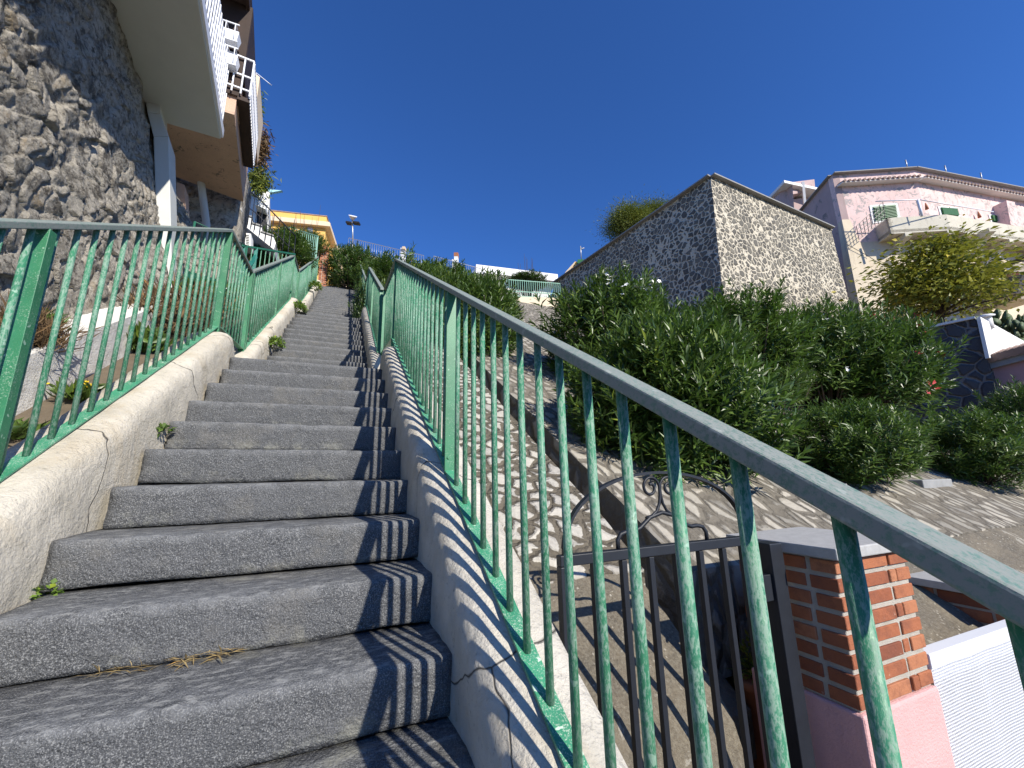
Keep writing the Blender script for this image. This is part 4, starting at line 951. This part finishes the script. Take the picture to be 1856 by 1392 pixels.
b = MB(); b.prism([aD(1046, 477, 26.8), aD(1064, 478, 26.8), aD(1064, 470, 26.8), aD(1047, 470, 26.8)], (.5, 1, 0)); b.build('top', M['shutter'], tw)
b = MB(); b.tube([aD(1054, 472, 27), aD(1052, 446, 27)], .035, 6); b.tube([aD(1053, 452, 27), aD(1059, 449, 27)], .03, 5); b.tube([aD(1053, 450, 27), aD(1056, 451, 27)], .05, 5); b.build('aerial', M['grey_metal'], tw)

# ------------------------------------------------------------------ gate, pillars, mesh fence, flower pot
GY = 1.30; gx0 = .715; gx1 = 1.70; gz = -.295; gb = -1.30
gt = thing('iron_gate', 'anthracite iron gate with arched scrollwork between kerb wall and brick pillar', 'gate', (1.2, GY, gb))
b = MB(); b.box(gx0, gx0 + .032, GY - .016, GY + .016, gb, gz); b.box(gx0, 1.605, GY - .016, GY + .016, gz + .001, gz + .036); b.box(gx0 + .033, 1.57, GY - .014, GY + .014, gb + .03, gb + .06)
b.box(1.572, 1.604, GY - .016, GY + .016, gb, gz); bevel(b.build('frame', M['iron'], gt), .003)
for k in range(6):
    x = gx0 + .016 + (1.588 - gx0 - .016) * (k + 1) / 7; b = MB(); b.box(x - .011, x + .011, GY - .011, GY + .011, gb + .061, gz - .001); bevel(b.build('bar', M['iron'], gt), .002)
b = MB(); cx = 1.175; R_ = .435; arch = []
for k in range(33):
    t = k / 32; a = PI * (1 - t); arch.append(Vector((cx + R_ * math.cos(a), GY, gz + .036 + .265 * math.sin(a) ** .85)))
b.sweep(arch, lambda k: [arch[k] + (arch[min(k + 1, 32)] - arch[max(k - 1, 0)]).normalized().cross(Vector((0, 1, 0))) * s * .005 + Vector((0, t * .012, 0)) for s, t in ((-1, -1), (1, -1), (1, 1), (-1, 1))])
b.tube([Vector((gx0 + .05, GY, gz + .04)), Vector((gx0 + .02, GY, gz + .06)), Vector((gx0 + .028, GY, gz + .095))], .008, 8)
b.build('arch', M['iron'], gt)
b = MB()
def scroll(c, r0, turns, start, sgn, tail):
    pts = []
    n = 40
    for k in range(n + 1):
        t = k / n; a = start + sgn * turns * 2 * PI * t; r = r0 * (.22 + .78 * t); pts.append(c + Vector((math.cos(a) * r, 0, math.sin(a) * r)))
    pts += tail; return pts
for s in (-1, 1):
    zc_ = gz + .245; c = Vector((cx + s * .045, GY, zc_)); pts = []
    for k in range(45):
        t = k / 44; r = .011 + .033 * t; a = PI - 2 * PI * 1.3 * (1 - t)
        pts.append(c + Vector((s * math.cos(a) * r, 0, math.sin(a) * r)))
    pts += [Vector((cx + s * x, GY, zc_ + z)) for x, z in ((.002, -.03), (.008, -.06), (.024, -.088), (.05, -.105), (.078, -.11))]
    b.tube(pts, .006, 6)
b.build('scroll', M['iron'], gt)
b = MB(); hump = [Vector((cx + x, GY, gz + .036 + z)) for x, z in ((-.215, 0), (-.215, .03), (-.2, .05), (-.17, .057), (-.14, .055), (-.11, .065), (-.06, .1), (0, .115), (.06, .1), (.11, .065), (.14, .055), (.17, .057), (.2, .05), (.215, .03), (.215, 0))]
b.tube(hump, .008, 8); b.build('hoop', M['iron'], gt)
b = MB(); b.box(1.605, 1.70, GY - .02, GY + .02, gz - .22, gz - .12); b.tube([(1.60, GY - .03, gz - .17), (1.585, GY - .05, gz - .17), (1.575, GY - .05, gz - .185)], .006, 6); bevel(b.build('lock_box', M['iron'], gt), .003)
b = MB(); b.box(1.70, 1.775, GY - .035, GY + .035, -1.62, gz + .0); bevel(b.build('gate_post', M['iron'], gt), .004)

PX0, PX1, PYa, PYb = 1.862, 2.375, 1.12, 1.56
pl = thing('gate_pillar', 'red brick gate pillar on a pink rendered base with a grey cap', 'pillar', (2.1, 1.36, -1.62))
b = bricks(PX0, PX1, PYa, PYb, -.885, -.345, .0675, .24, joint=.019, jit=.005); bevel(b.build('brickwork', [M['brick'], M['mortar']], pl, fix=False), .0025, 1)
b = MB(); b.box(PX0 - .008, PX1 + .008, PYa - .010, PYb + .01, -1.62, -.886); bevel(b.build('base', M['pink'], pl), .012, 3)
b = MB(); b.box(PX0 - .035, PX1 + .03, PYa - .035, PYb + .03, -.344, -.300); bevel(b.build('cap', M['cap'], pl), .005)
pl2 = thing('gate_pillar', 'second brick pillar with grey cap at the right end of the mesh fence', 'pillar', (3.6, 1.36, -1.62))
b = bricks(3.38, 3.88, 1.14, 1.60, -1.0, -.70, .0675, .24, joint=.0155); b.build('brickwork', [M['brick'], M['mortar']], pl2, fix=False)
b = MB(); b.box(3.37, 3.89, 1.13, 1.61, -1.62, -1.001); b.build('base', M['pink'], pl2)
b = MB(); b.box(3.345, 3.915, 1.105, 1.63, -.699, -.655); bevel(b.build('cap', M['cap'], pl2), .005)

fx0, fx1, fy, fz = 2.385, 3.36, 1.15, -.80
fn = thing('mesh_fence', 'white framed fence panel filled with fine white netting beside the pink pillar', 'fence', (2.7, fy, -1.6))
b = MB(); b.box(fx0, fx1, fy - .03, fy + .03, fz - .028, fz + .028); b.box(fx0, fx1, fy - .02, fy + .02, fz - .085, fz - .0285); bevel(b.build('frame', M['white_gloss'], fn), .004)
b = MB(); b.box(fx0, fx1, fy - .022, fy + .022, -1.60, -1.56); b.build('bottom_bar', M['white_gloss'], fn)
b = MB(); mx = fx0 + .40; b.box(mx - .008, mx + .008, fy - .018, fy - .004, -1.56, fz - .086); b.build('upright', M['white_gloss'], fn)
b = MB()
nx_ = 104; nz_ = 64
for k in range(nx_): x = lerp(fx0, fx1, k / (nx_ - 1)); b.box(x - .0019, x + .0019, fy - .026, fy - .024, -1.56, fz - .03)
for k in range(nz_):
    z = lerp(-1.56, fz - .03, k / (nz_ - 1)); n = 40
    pts = [Vector((lerp(fx0, fx1, i / n), fy - .026, z + .0010 * math.sin(i * .55 + k * .06) + .0008 * math.sin(i * .37))) for i in range(n + 1)]
    for p, q in zip(pts, pts[1:]): b.bar(p, q, .0016, .0026)
b.build('netting', M['white_gloss'], fn, fix=False)
b = MB(); b.box(fx0, fx1, fy + .06, fy + .075, -1.6, -.98); tag(b.build('backing_panel', m_plain('blue_grey_panel', (0.13, 0.14, 0.17), 0.7, 0.2), base=(2.6, fy, -1.6)), 'dark blue-grey panel behind the white netting', 'board')  # thin dark blue-grey panel backing the netting

pot = thing('flower_pot', 'tall terracotta pot with spiky plant behind the gate', 'flower pot', (2.06, 1.70, -1.62))
pc = Vector((2.06, 1.70, -.2))
b = MB(); b.tube([pc + Vector((0, 0, z)) for z in (-1.42, -1.05, -.86, -.855, -.82, -.82)], [.06, .085, .10, .11, .11, .09], 20); b.build('pot', M['terracotta'], pot)
# ------------------------------------------------------------------ vegetation
def leaf_arrays(c, d, n, ln, wd):
    """kite shaped folded leaves: base c, direction d, normal n"""
    s = np.cross(d, n); s /= np.linalg.norm(s, axis=1, keepdims=True) + 1e-9
    nn = np.cross(s, d)
    ln = ln[:, None]; wd = wd[:, None]
    mid = c + d * ln * .48
    v = np.stack([c, mid + s * wd * .5 + nn * wd * .18, c + d * ln - nn * ln * .10, mid - s * wd * .5 + nn * wd * .18, mid], 1).reshape(-1, 3)
    k = np.arange(len(c)) * 5
    f = np.concatenate([np.stack([k, k + 1, k + 2, k + 4], 1), np.stack([k, k + 4, k + 2, k + 3], 1)])
    return v, f
def raw_mesh(name, v, f, mat):
    me = D.meshes.new(name); me.vertices.add(len(v)); me.vertices.foreach_set('co', v.astype(np.float32).ravel())
    k = f.shape[1]; me.loops.add(f.size); me.loops.foreach_set('vertex_index', f.ravel().astype(np.int32))
    me.polygons.add(len(f)); me.polygons.foreach_set('loop_start', np.arange(0, f.size, k, dtype=np.int32)); me.polygons.foreach_set('loop_total', np.full(len(f), k, dtype=np.int32))
    me.update(calc_edges=True); me.materials.append(mat); return me
def unit(a): return a / (np.linalg.norm(a, axis=-1, keepdims=True) + 1e-9)
def lump(u, seed):
    return np.array([1 + .22 * noise.noise(Vector((p[0] * 1.7 + seed, p[1] * 1.7, p[2] * 1.7))) + .12 * noise.noise(Vector((p[0] * 4 + seed, p[1] * 4, p[2] * 4))) for p in u])
def shoots(rs, n, rx, ry, rz_, seed, inner=.30, upbias=.8):
    u = unit(rs.normal(size=(n, 3))); u[:, 2] = np.where(u[:, 2] < -.72, -u[:, 2] * .8, u[:, 2]); u = unit(u)
    r = lump(u, seed) * np.where(rs.rand(n) < inner, rs.uniform(.35, .8, n), rs.uniform(.80, 1.02, n))
    r = np.where(rs.rand(n) < .05, r * 1.12, r)
    p = u * r[:, None] * np.array([rx, ry, rz_])
    ax = unit(unit(u) * .75 + np.array([0, 0, upbias]) + rs.normal(size=(n, 3)) * .22)
    return p, ax
def oleander_mesh(name, seed, n, rx, ry, rz_, leaf=.125, mat='leaf', wh=7, shoot=.27):
    rs = np.random.RandomState(seed)
    p, ax = shoots(rs, n, rx, ry, rz_, seed)
    C, Dr, N_, L_, W_ = [], [], [], [], []
    a1 = unit(np.cross(ax, rs.normal(size=(n, 3)))); a2 = np.cross(ax, a1); sl_ = shoot * rs.uniform(.7, 1.25, n)
    for k in range(wh):
        t = k / (wh - 1); ang0 = k * 1.05 + rs.rand(n) * .4
        for j in range(3):
            ang = ang0 + j * 2.094 + rs.normal(size=n) * .15
            rad = a1 * np.cos(ang)[:, None] + a2 * np.sin(ang)[:, None]
            open_ = np.radians(78 - 55 * t + rs.normal(size=n) * 10)
            d = unit(ax * np.cos(open_)[:, None] + rad * np.sin(open_)[:, None] + np.array([0, 0, -.10]))
            C.append(p - ax * (sl_ * (1 - t))[:, None]); Dr.append(d); N_.append(ax + rs.normal(size=(n, 3)) * .2)
            L_.append(leaf * rs.uniform(.75, 1.2, n) * (1 - .25 * t)); W_.append(leaf * .15 * rs.uniform(.85, 1.2, n))
    v, f = leaf_arrays(np.concatenate(C), np.concatenate(Dr), np.concatenate(N_), np.concatenate(L_), np.concatenate(W_))
    return raw_mesh(name, v, f, M[mat]), p, ax
def stems_mesh(name, p, ax, rz_, base_z, seed, cnt=42, mat='bark', r0=.016):
    rs = random.Random(seed); b = MB(); idx = rs.sample(range(len(p)), min(cnt, len(p)))
    for i in idx:
        e = Vector(p[i]) - Vector(ax[i]) * .1; s = Vector((e.x * .16 + rs.uniform(-.05, .05), e.y * .16 + rs.uniform(-.05, .05), base_z)); m = s.lerp(e, .5) + Vector((e.x * .12, e.y * .12, .05))
        b.tube([s, m, e], [r0, r0 * .75, r0 * .35], 5, caps=False)
    me = D.meshes.new(name); me.from_pydata(b.v, [], b.f); me.materials.append(M[mat]); me.update(); return me
def flower_mesh(name, pts, size, mat, seed):
    rs = np.random.RandomState(seed); C, Dr, N_ = [], [], []
    for p, a in pts:
        for q in range(3):
            c = np.array(p) + rs.normal(size=3) * size * .8; n = unit(np.array(a) + rs.normal(size=3) * .5); u = unit(np.cross(n, rs.normal(size=3))); w_ = np.cross(n, u)
            for k in range(5):
                t = k * 1.2566; C.append(c); Dr.append(unit(u * math.cos(t) + w_ * math.sin(t) + n * .25)); N_.append(n)
    m = len(C); v, f = leaf_arrays(np.array(C), np.array(Dr), np.array(N_), np.full(m, size), np.full(m, size * .75)); return raw_mesh(name, v, f, M[mat])
VAR = {}
def variant(key, seed, n, dims, **kw):
    me, p, ax = oleander_mesh('foliage', seed, n, *dims, **kw); st = stems_mesh('stem', p, ax, dims[2], -dims[2] * .95, seed); VAR[key] = (me, st, p, ax, dims)
variant('a', 21, 640, (1.0, 1.0, .9), leaf=.175, shoot=.34)
variant('b', 22, 640, (1.0, 1.0, .85), leaf=.165, mat='leaf_b', shoot=.34)
variant('c', 23, 560, (1.0, 1.0, 1.0), leaf=.18, shoot=.36)
variant('big', 24, 1500, (1.0, 1.0, .88), leaf=.165, shoot=.30)
def bush(label, px, py, d, rx_px, rz_px, key, rot=0., group='oleander shrubs on the slope', ry=None, flowers=None, ground=None, name='oleander_shrub', zsc=1.0):
    c = aD(px, py, d); sx = rx_px * d / 749; szz = rz_px * d / 749
    me, st, p, ax, dims = VAR[key]
    gz_ = ground if ground is not None else min(c.z - szz * .8, sz(c.y) - .15)
    t = thing(name, label, 'shrub', (c.x, c.y, gz_), group)
    sc = Vector((sx / dims[0], (ry or sx) / dims[1], szz / dims[2]))
    o = D.objects.new('foliage', me); COL.objects.link(o); o.parent = t; o.location = (0, 0, c.z - gz_); o.rotation_euler = (0, 0, rot); o.scale = sc
    o = D.objects.new('stem', st); COL.objects.link(o); o.parent = t; o.location = (0, 0, c.z - gz_); o.rotation_euler = (0, 0, rot); o.scale = (sc.x, sc.y, (c.z - gz_ + .05) / dims[2])
    if flowers:
        mat, n, seed, size, sel = flowers; rs = random.Random(seed); R = Matrix.Rotation(rot, 3, 'Z'); pts = []
        cand = []
        for q, a in zip(p, ax):
            v = R @ Vector((q[0] * sc.x, q[1] * sc.y, q[2] * sc.z)); a_ = R @ Vector(a)
            if v.dot(-c.normalized()) > .15 * sx and sel(v.x / sx, v.z / szz) and Vector(q).length > .8: cand.append((tuple(v + a_ * .06), tuple(a_)))
        for j, fp in enumerate(rs.sample(cand, min(n, len(cand)))):
            fm = flower_mesh('flower', [((0, 0, 0), fp[1])], size, mat, seed + j); o = D.objects.new('flower', fm); COL.objects.link(o); o.parent = t; o.location = Vector(fp[0]) + Vector((0, 0, c.z - gz_))
    return t
R2 = math.radians
bush('tall oleander shrub with a cluster of white flowers near its top', 1105, 612, 6.2, 128, 108, 'a', .3, flowers=('petal_white', 16, 5, .036, lambda x, z: z > .25 and x > -.4))
bush('big dark oleander shrub in front, overhanging the gutter and the iron gate', 1208, 738, 4.1, 174, 158, 'big', 1.2)
bush('oleander shrub in front of the foot of the bastion corner', 1330, 625, 6.3, 120, 90, 'c', 2.1)
bush('oleander shrub below the sunlit bastion face with a few small white buds', 1480, 650, 7.2, 115, 92, 'a', 4.0, flowers=('petal_white', 3, 9, .03, lambda x, z: True))
bush('round oleander shrub with red flowers beside the dark stone hut', 1566, 670, 7.2, 122, 96, 'b', 5.0, flowers=('petal_red', 7, 8, .045, lambda x, z: abs(x) < .5))
bush('bright oleander shrub in the middle of the lower row by the paving', 1540, 806, 4.3, 112, 80, 'a', 2.7)
bush('oleander shrub right of the middle one in the lower row', 1752, 820, 5.1, 100, 72, 'c', .9)
bush('oleander shrub at the right edge in front of the mauve wall', 1862, 770, 6.0, 70, 70, 'b', 3.3)
bush('small oleander shrub squeezed between the lower and upper rows', 1400, 690, 6.0, 62, 55, 'c', 5.6)
bush('oleander shrub right of the green railing, nearest to the stairs', 862, 592, 7.0, 92, 92, 'c', .5)
bush('oleander shrub behind the end of the lowest right railing', 768, 548, 9.2, 78, 68, 'a', 1.9)
bush('shaded oleander shrub below the tall sprout', 815, 630, 7.6, 80, 75, 'b', 4.4)
bush('oleander shrub spilling through the short railing of the middle flight', 672, 575, 10.2, 36, 70, 'b', 3.0)
bush('oleander shrub closing the view at the head of the stairs', 640, 492, 16.2, 56, 44, 'b', 2.0, ground=6.9)
bush('broad oleander shrub on the crest behind the middle railing', 712, 516, 14, 68, 44, 'a', .2, ground=5.6)
bush('oleander shrub in front of the skyline chimney', 800, 520, 13, 68, 36, 'c', 2.4, ground=5.6)
bush('oleander shrub on the crest in front of the white villa', 880, 552, 11, 60, 44, 'a', 3.9)
bush('oleander shrub left of the upper flight behind the green railings', 515, 452, 12.0, 52, 34, 'a', 1.0, ground=5.2, group='oleander shrubs left of the stairs')
bush('oleander shrub under the white side stairs', 462, 478, 10.5, 46, 36, 'b', 2.2, ground=3.6, group='oleander shrubs left of the stairs')
bush('oleander shrub beside the terrace fence below the yellow house', 560, 447, 15.5, 34, 26, 'c', 4.2, ground=6.6, group='oleander shrubs left of the stairs')
bush('clipped dark shrub behind the green fence of the white villa', 955, 511, 22, 38, 9, 'b', 4.2, ground=8.5, name='hedge_shrub', group=None)
# tall single sprout standing out against the sky
rs = np.random.RandomState(4); c = aD(746, 461, 8.8)
me, p, ax = oleander_mesh('foliage', 91, 5, .10, .10, .16, leaf=.16, wh=8, shoot=.42)
t = thing('oleander_sprout', 'tall oleander sprout sticking up against the sky beside the stubby chimney', 'shrub', (c.x, c.y, c.z - 1.2))
o = D.objects.new('foliage', me); COL.objects.link(o); o.parent = t; o.location = (0, 0, 1.25)
b = MB(); b.tube([c - Vector((0, 0, 1.2)), c - Vector((0, 0, .1))], .012, 6); b.build('stem', M['bark'], t)

def tree(name, label, base, crown, r, nclump, leaves, leaf, mat, seed, trunk_r, limbs=8, wid=.42, flat=.5, group=None, cone=False):
    rs = np.random.RandomState(seed); rr = random.Random(seed)
    t = thing(name, label, 'tree', base, group); b = MB(); ends = []
    top = Vector(base).lerp(crown, .45)
    b.tube([base, Vector(base).lerp(top, .5) + Vector((.05, .03, 0)), top], [trunk_r, trunk_r * .8, trunk_r * .6], 9)
    cl = []
    for k in range(nclump):
        if cone:
            t_ = rs.rand() ** 1.3; a_ = rs.rand() * 6.283; rr_ = (1 - .72 * t_) * rs.uniform(.35, 1.0)
            cl.append(crown + Vector((r[0] * rr_ * math.cos(a_) - .25 * t_, r[1] * rr_ * math.sin(a_), r[2] * (-.42 + 1.45 * t_) - .25 * r[2] * (rr_ - .5) * (1 - t_)))); continue
        u = unit(rs.normal(size=3)); u[2] = abs(u[2]) * .9 - .35; q = crown + Vector((u[0] * r[0], u[1] * r[1], u[2] * r[2])) * rs.uniform(.45, 1.0)
        cl.append(q)
    for q in cl[:limbs * 3]:
        m = top.lerp(q, .5) + Vector((0, 0, -.05)); s = Vector(base).lerp(top, rr.uniform(.5, 1)); b.tube([s, m, q], [trunk_r * .35, trunk_r * .22, trunk_r * .08], 6, caps=False)
    b.build('trunk', M['bark'], t)
    C, Dr, N_, Ls = [], [], [], []
    for q in cl:
        k = leaves; rad = rs.uniform(.16, .34) * r[0]
        off = rs.normal(size=(k, 3)) * np.array([rad, rad, rad * flat]); d = unit(off + np.array([0, 0, -.15]) * rad + rs.normal(size=(k, 3)) * rad * .6)
        C.append(np.array(q) + off); Dr.append(d); N_.append(unit(rs.normal(size=(k, 3)) * .6 + np.array([0, 0, 1]))); Ls.append(leaf * rs.uniform(.6, 1.3, k))
    L_ = np.concatenate(Ls); v, f = leaf_arrays(np.concatenate(C) - np.array(base), np.concatenate(Dr), np.concatenate(N_), L_, L_ * wid)
    o = D.objects.new('crown', raw_mesh('crown', v, f, M[mat])); COL.objects.link(o); o.parent = t; return t
tb = aD(1706, 592, 14.0)
tree('fig_tree', 'yellowish green tree spreading in front of the pink house', tb, aD(1706, 524, 14.0), (2.1, 1.6, 1.45), 105, 80, .20, 'leaf_y', 12, .11, 14, .45, .26, cone=True)
tree('pine_tree', 'dark rounded pine tree rising behind the bastion wall', aD(1140, 445, 19.5), aD(1140, 404, 19.5), (1.05, .95, .95), 80, 330, .12, 'leaf_pine', 13, .12, 6, .16, .8)
tree('pine_tree', 'flat topped light green pine behind the bastion parapet', aD(1180, 440, 20.5), aD(1184, 392, 20.5), (.95, .8, .45), 55, 300, .12, 'leaf_pine', 14, .10, 6, .16, .7)
# prickly pear beyond the hut
pc_ = thing('prickly_pear', 'grey green prickly pear thicket behind the white hut front', 'cactus', aD(1800, 610, 11.2))
rs = random.Random(8); b = MB()
def pad(c, d, n, L, W):
    s = d.cross(n).normalized(); k = 10; ring = []
    vs = [c + d * (L * .5) + n * .025, c + d * (L * .5) - n * .025]
    for i in range(k): a = 2 * PI * i / k; vs.append(c + d * (L * .5 - L * .5 * math.cos(a)) + s * (W * .5 * math.sin(a)))
    b.add(vs, [(0, 2 + i, 2 + (i + 1) % k) for i in range(k)] + [(1, 2 + (i + 1) % k, 2 + i) for i in range(k)], 0, True)
for k in range(230):
    x = rs.uniform(1690, 1875); lo = 600 + (x - 1700) * .12; hi = 590 - max(0, (x - 1740)) * .28 if x < 1800 else 572 + (x - 1800) * .12
    y = rs.uniform(hi + 6, lo + 25); c = aD(x, y, rs.uniform(10.9, 12.2)); d = Vector((rs.uniform(-.7, .7), rs.uniform(-.5, .5), 1)).normalized(); n = Vector((rs.uniform(-1, 1), rs.uniform(-1, -.1), rs.uniform(-.2, .4))).normalized(); n = (n - d * n.dot(d)).normalized()
    pad(c, d, n, rs.uniform(.2, .36), rs.uniform(.14, .22))
b.build('pad', M['cactus'], pc_, fix=False)

def tuft(name, label, cat, base, n, h, spread, mat, seed, wid=.06, up=1.0, group=None, flowers=None, curl=.3):
    rs = np.random.RandomState(seed); d = unit(np.stack([rs.normal(size=n) * spread, rs.normal(size=n) * spread, np.abs(rs.normal(size=n)) * .4 + up], 1))
    c = np.stack([rs.normal(size=n) * h * spread * .35, rs.normal(size=n) * h * spread * .35, rs.uniform(0, h * .55, n)], 1); L_ = h * rs.uniform(.4, .9, n)
    v, f = leaf_arrays(c, d, unit(rs.normal(size=(n, 3)) + np.array([0, 0, curl])), L_, L_ * wid)
    o = D.objects.new(name, raw_mesh(name, v, f, M[mat])); COL.objects.link(o); o.location = base; tag(o, label, cat, group)
    if flowers:
        pts = [((rs.normal() * h * spread * .5, rs.normal() * h * spread * .5, h * rs.uniform(.6, 1)), (0, -.3, 1)) for _ in range(flowers[1])]
        fm = flower_mesh('flower', pts, .014, flowers[0], seed); q = D.objects.new('flower', fm); COL.objects.link(q); q.parent = o
    return o
def on_step(x, y): return aX(x, y, -.84)
G = 'weeds rooted between the steps and the kerb'
def roundweed(label, base, n, r, seed, mat='leaf_weed', leaf=.03, group=G):
    rs = np.random.RandomState(seed); u = unit(rs.normal(size=(n, 3))); u[:, 2] = np.abs(u[:, 2]); c = u * r * rs.uniform(.5, 1, (n, 1)) * np.array([1, 1, 1.15])
    v, f = leaf_arrays(c, unit(u + rs.normal(size=(n, 3)) * .5), unit(rs.normal(size=(n, 3)) * .4 + np.array([0, -.3, 1])), leaf * rs.uniform(.7, 1.3, n), leaf * .75 * rs.uniform(.7, 1.2, n))
    o = D.objects.new('weed', raw_mesh('weed', v, f, M[mat])); COL.objects.link(o); o.location = base; return tag(o, label, 'weed', group)
roundweed('small bright green weed by the kerb at the lower left, nearest the camera', aX(84, 1080, -.82), 70, .035, 1, leaf=.022)
roundweed('little dark weed growing from the kerb crack half way up the lowest flight', aX(293, 785, -.84), 60, .035, 2, 'leaf', .03)
roundweed('leafy weed clump at the foot of the middle flight', aX(499, 628, -.79), 420, .11, 3, leaf=.035)
roundweed('weed clump on the second landing beside the kerb', aX(541, 562, -.80), 420, .14, 4, leaf=.045)
roundweed('weed clump high on the upper flight near the brick pillar', aX(571, 522, -.82), 420, .18, 5, leaf=.055)
# dry grass lying in the joint of a tread
rs = np.random.RandomState(17); p0 = aY(150, 1238, 1.625); p1 = aY(440, 1190, 1.625); n = 70; tt = rs.rand(n) ** .8
c = np.array(p0)[None] * (1 - tt[:, None]) + np.array(p1)[None] * tt[:, None] + np.stack([rs.normal(size=n) * .01, -np.abs(rs.normal(size=n)) * .012, np.full(n, .006) + rs.rand(n) * .012], 1)
c[:, 2] = Z0 + H + .008 + rs.rand(n) * .014
d = unit(np.stack([rs.normal(size=n), rs.normal(size=n) * .35 - .15, rs.normal(size=n) * .10 + .05], 1)); L_ = rs.uniform(.02, .07, n)
v, f = leaf_arrays(c - np.array(p0), d, np.tile([[0, 0, 1.0]], (n, 1)), L_, L_ * .09)
o = D.objects.new('dry_grass', raw_mesh('dry_grass', v, f, M['dry'])); COL.objects.link(o); o.location = p0; tag(o, 'wisps of dry grass lying along a tread joint', 'dry grass')

# plants behind the left railing
def strip_pt(x, y): d = ray(x, y); t = (Z0 - Y0 * SL - .12) / (d.z - SL * d.y); return d * t
def low(name, label, x, y, n, h, spread, mat, seed, **kw): return tuft(name, label, 'plant', strip_pt(x, y), n, h, spread, mat, seed, group='plants in the strip behind the left railing', **kw)
low('wild_plant', 'low weedy plant with yellow flowers under the white ledge', 150, 730, 260, .14, 1.2, 'leaf', 31, wid=.3, flowers=('petal_yellow', 9))
low('wild_plant', 'green weed at the very left behind the big railing post', 40, 800, 160, .12, 1.2, 'leaf', 32, wid=.3)
low('wild_plant', 'round dark green weed beside the end of the ledge', 250, 640, 420, .22, .9, 'leaf', 33, wid=.35)
low('wild_plant', 'dry brown twiggy plant climbing past the end of the ledge', 285, 615, 600, .5, .8, 'dry_brown', 34, wid=.05)
low('wild_plant', 'brownish dry plant in the strip under the footbridge', 335, 600, 700, .5, .9, 'dry_brown', 35, wid=.06)
low('wild_plant', 'green weed with pale flowers below the footbridge', 375, 575, 500, .4, 1.0, 'leaf', 36, wid=.3, flowers=('petal_white', 8))
low('wild_plant', 'weed clump behind the railing corner at the first landing', 415, 565, 400, .35, 1.0, 'leaf', 37, wid=.3)
tuft('wild_plant', 'dry brown shrublet rooted on the ledge at the left edge', 'plant', aX(38, 640, -1.86), 700, .28, .8, 'dry_brown', 38, wid=.05)
tuft('wild_plant', 'small green shrublet on the ledge behind the railing post', 'plant', aX(75, 600, -1.90), 200, .15, .9, 'leaf', 39, wid=.25)
# hanging plants on the tall house
hp = aD(468, 300, 11)
def hang(label, x, y, d, rx, rz_, n, mat, seed):
    rs = np.random.RandomState(seed); c = np.stack([rs.normal(size=n) * rx * .45, rs.normal(size=n) * rx * .45, rs.normal(size=n) * rz_ * .5], 1)
    dd = unit(np.stack([rs.normal(size=n) * .6, rs.normal(size=n) * .6, -np.abs(rs.normal(size=n)) * .6], 1)); L_ = rs.uniform(.08, .2, n)
    v, f = leaf_arrays(c, dd, unit(rs.normal(size=(n, 3))), L_, L_ * .2); o = D.objects.new('hanging_plant', raw_mesh('hanging_plant', v, f, M[mat])); COL.objects.link(o); o.location = aD(x, y, d); tag(o, label, 'plant', 'plants hanging from the tall house')
hang('brown drooping plant hanging beside the tall house slab', 474, 268, 11.2, .2, .6, 1100, 'dry_brown', 1)
hang('bushy green plant hanging lowest over the white side house', 470, 326, 11.2, .28, .40, 1500, 'leaf_pine', 2)
hang('thin green creeper at the top corner of the tall house', 470, 205, 11.6, .07, .7, 260, 'leaf', 3)
# plant of the pot
v = []; rs = np.random.RandomState(6); n = 46
d = unit(np.stack([rs.normal(size=n) * .8, rs.normal(size=n) * .8, np.abs(rs.normal(size=n)) * .6 + .1], 1)); v, f = leaf_arrays(np.zeros((n, 3)), d, unit(rs.normal(size=(n, 3)) + [0, 0, 1]), rs.uniform(.08, .19, n), rs.uniform(.006, .012, n))
o = D.objects.new('spiky_leaf', raw_mesh('spiky_leaf', v, f, M['leaf_weed'])); COL.objects.link(o); o.parent = pot; o.location = Vector((pc.x, pc.y, -1.01)) - pot.location
n = 160; u = unit(rs.normal(size=(n, 3))); u[:, 2] = np.abs(u[:, 2]); cc = u * np.array([.07, .07, .2]) * rs.uniform(.3, 1, (n, 1)); v, f = leaf_arrays(cc, unit(u + rs.normal(size=(n, 3)) * .5), unit(rs.normal(size=(n, 3))), rs.uniform(.02, .04, n), rs.uniform(.012, .02, n))
o = D.objects.new('leaf_sprig', raw_mesh('leaf_sprig', v, f, M['leaf_y'])); COL.objects.link(o); o.parent = pot; o.location = Vector((pc.x - .01, pc.y, -1.01)) - pot.location
# concrete planter blocks under two shrubs
for lab, px, py, w_ in (('grey concrete kerb block under the middle lower oleander', 1538, 903, .42), ('grey concrete kerb block under the right lower oleander', 1727, 890, .6)):
    d = ray(px, py); p = d * ((Z0 - Y0 * SL - .13) / (d.z - SL * d.y)); b = MB(); b.box(p.x - w_ / 2, p.x + w_ / 2, p.y + .10, p.y + .6, p.z - .2, p.z + .12)
    bevel(tag(b.build('planter_block', M['concrete_grey'], base=(p.x, p.y, p.z - .1)), lab, 'planter', 'concrete planter blocks'), .01)
# tufts of dry growth below the pink house
for k, (x, y) in enumerate(((1585, 600), (1625, 598), (1665, 606))):
    tuft('dry_tuft', ('ochre dry tuft at the foot of the bastion', 'ochre dry tuft between bastion and pink house', 'yellowish tuft behind the hut wall')[k], 'plant', aD(x, y + 6, 11.5), 420, .5, .9, ('dry_brown', 'dry', 'leaf_y')[k], 60 + k, wid=.08, group='dry tufts below the pink house')
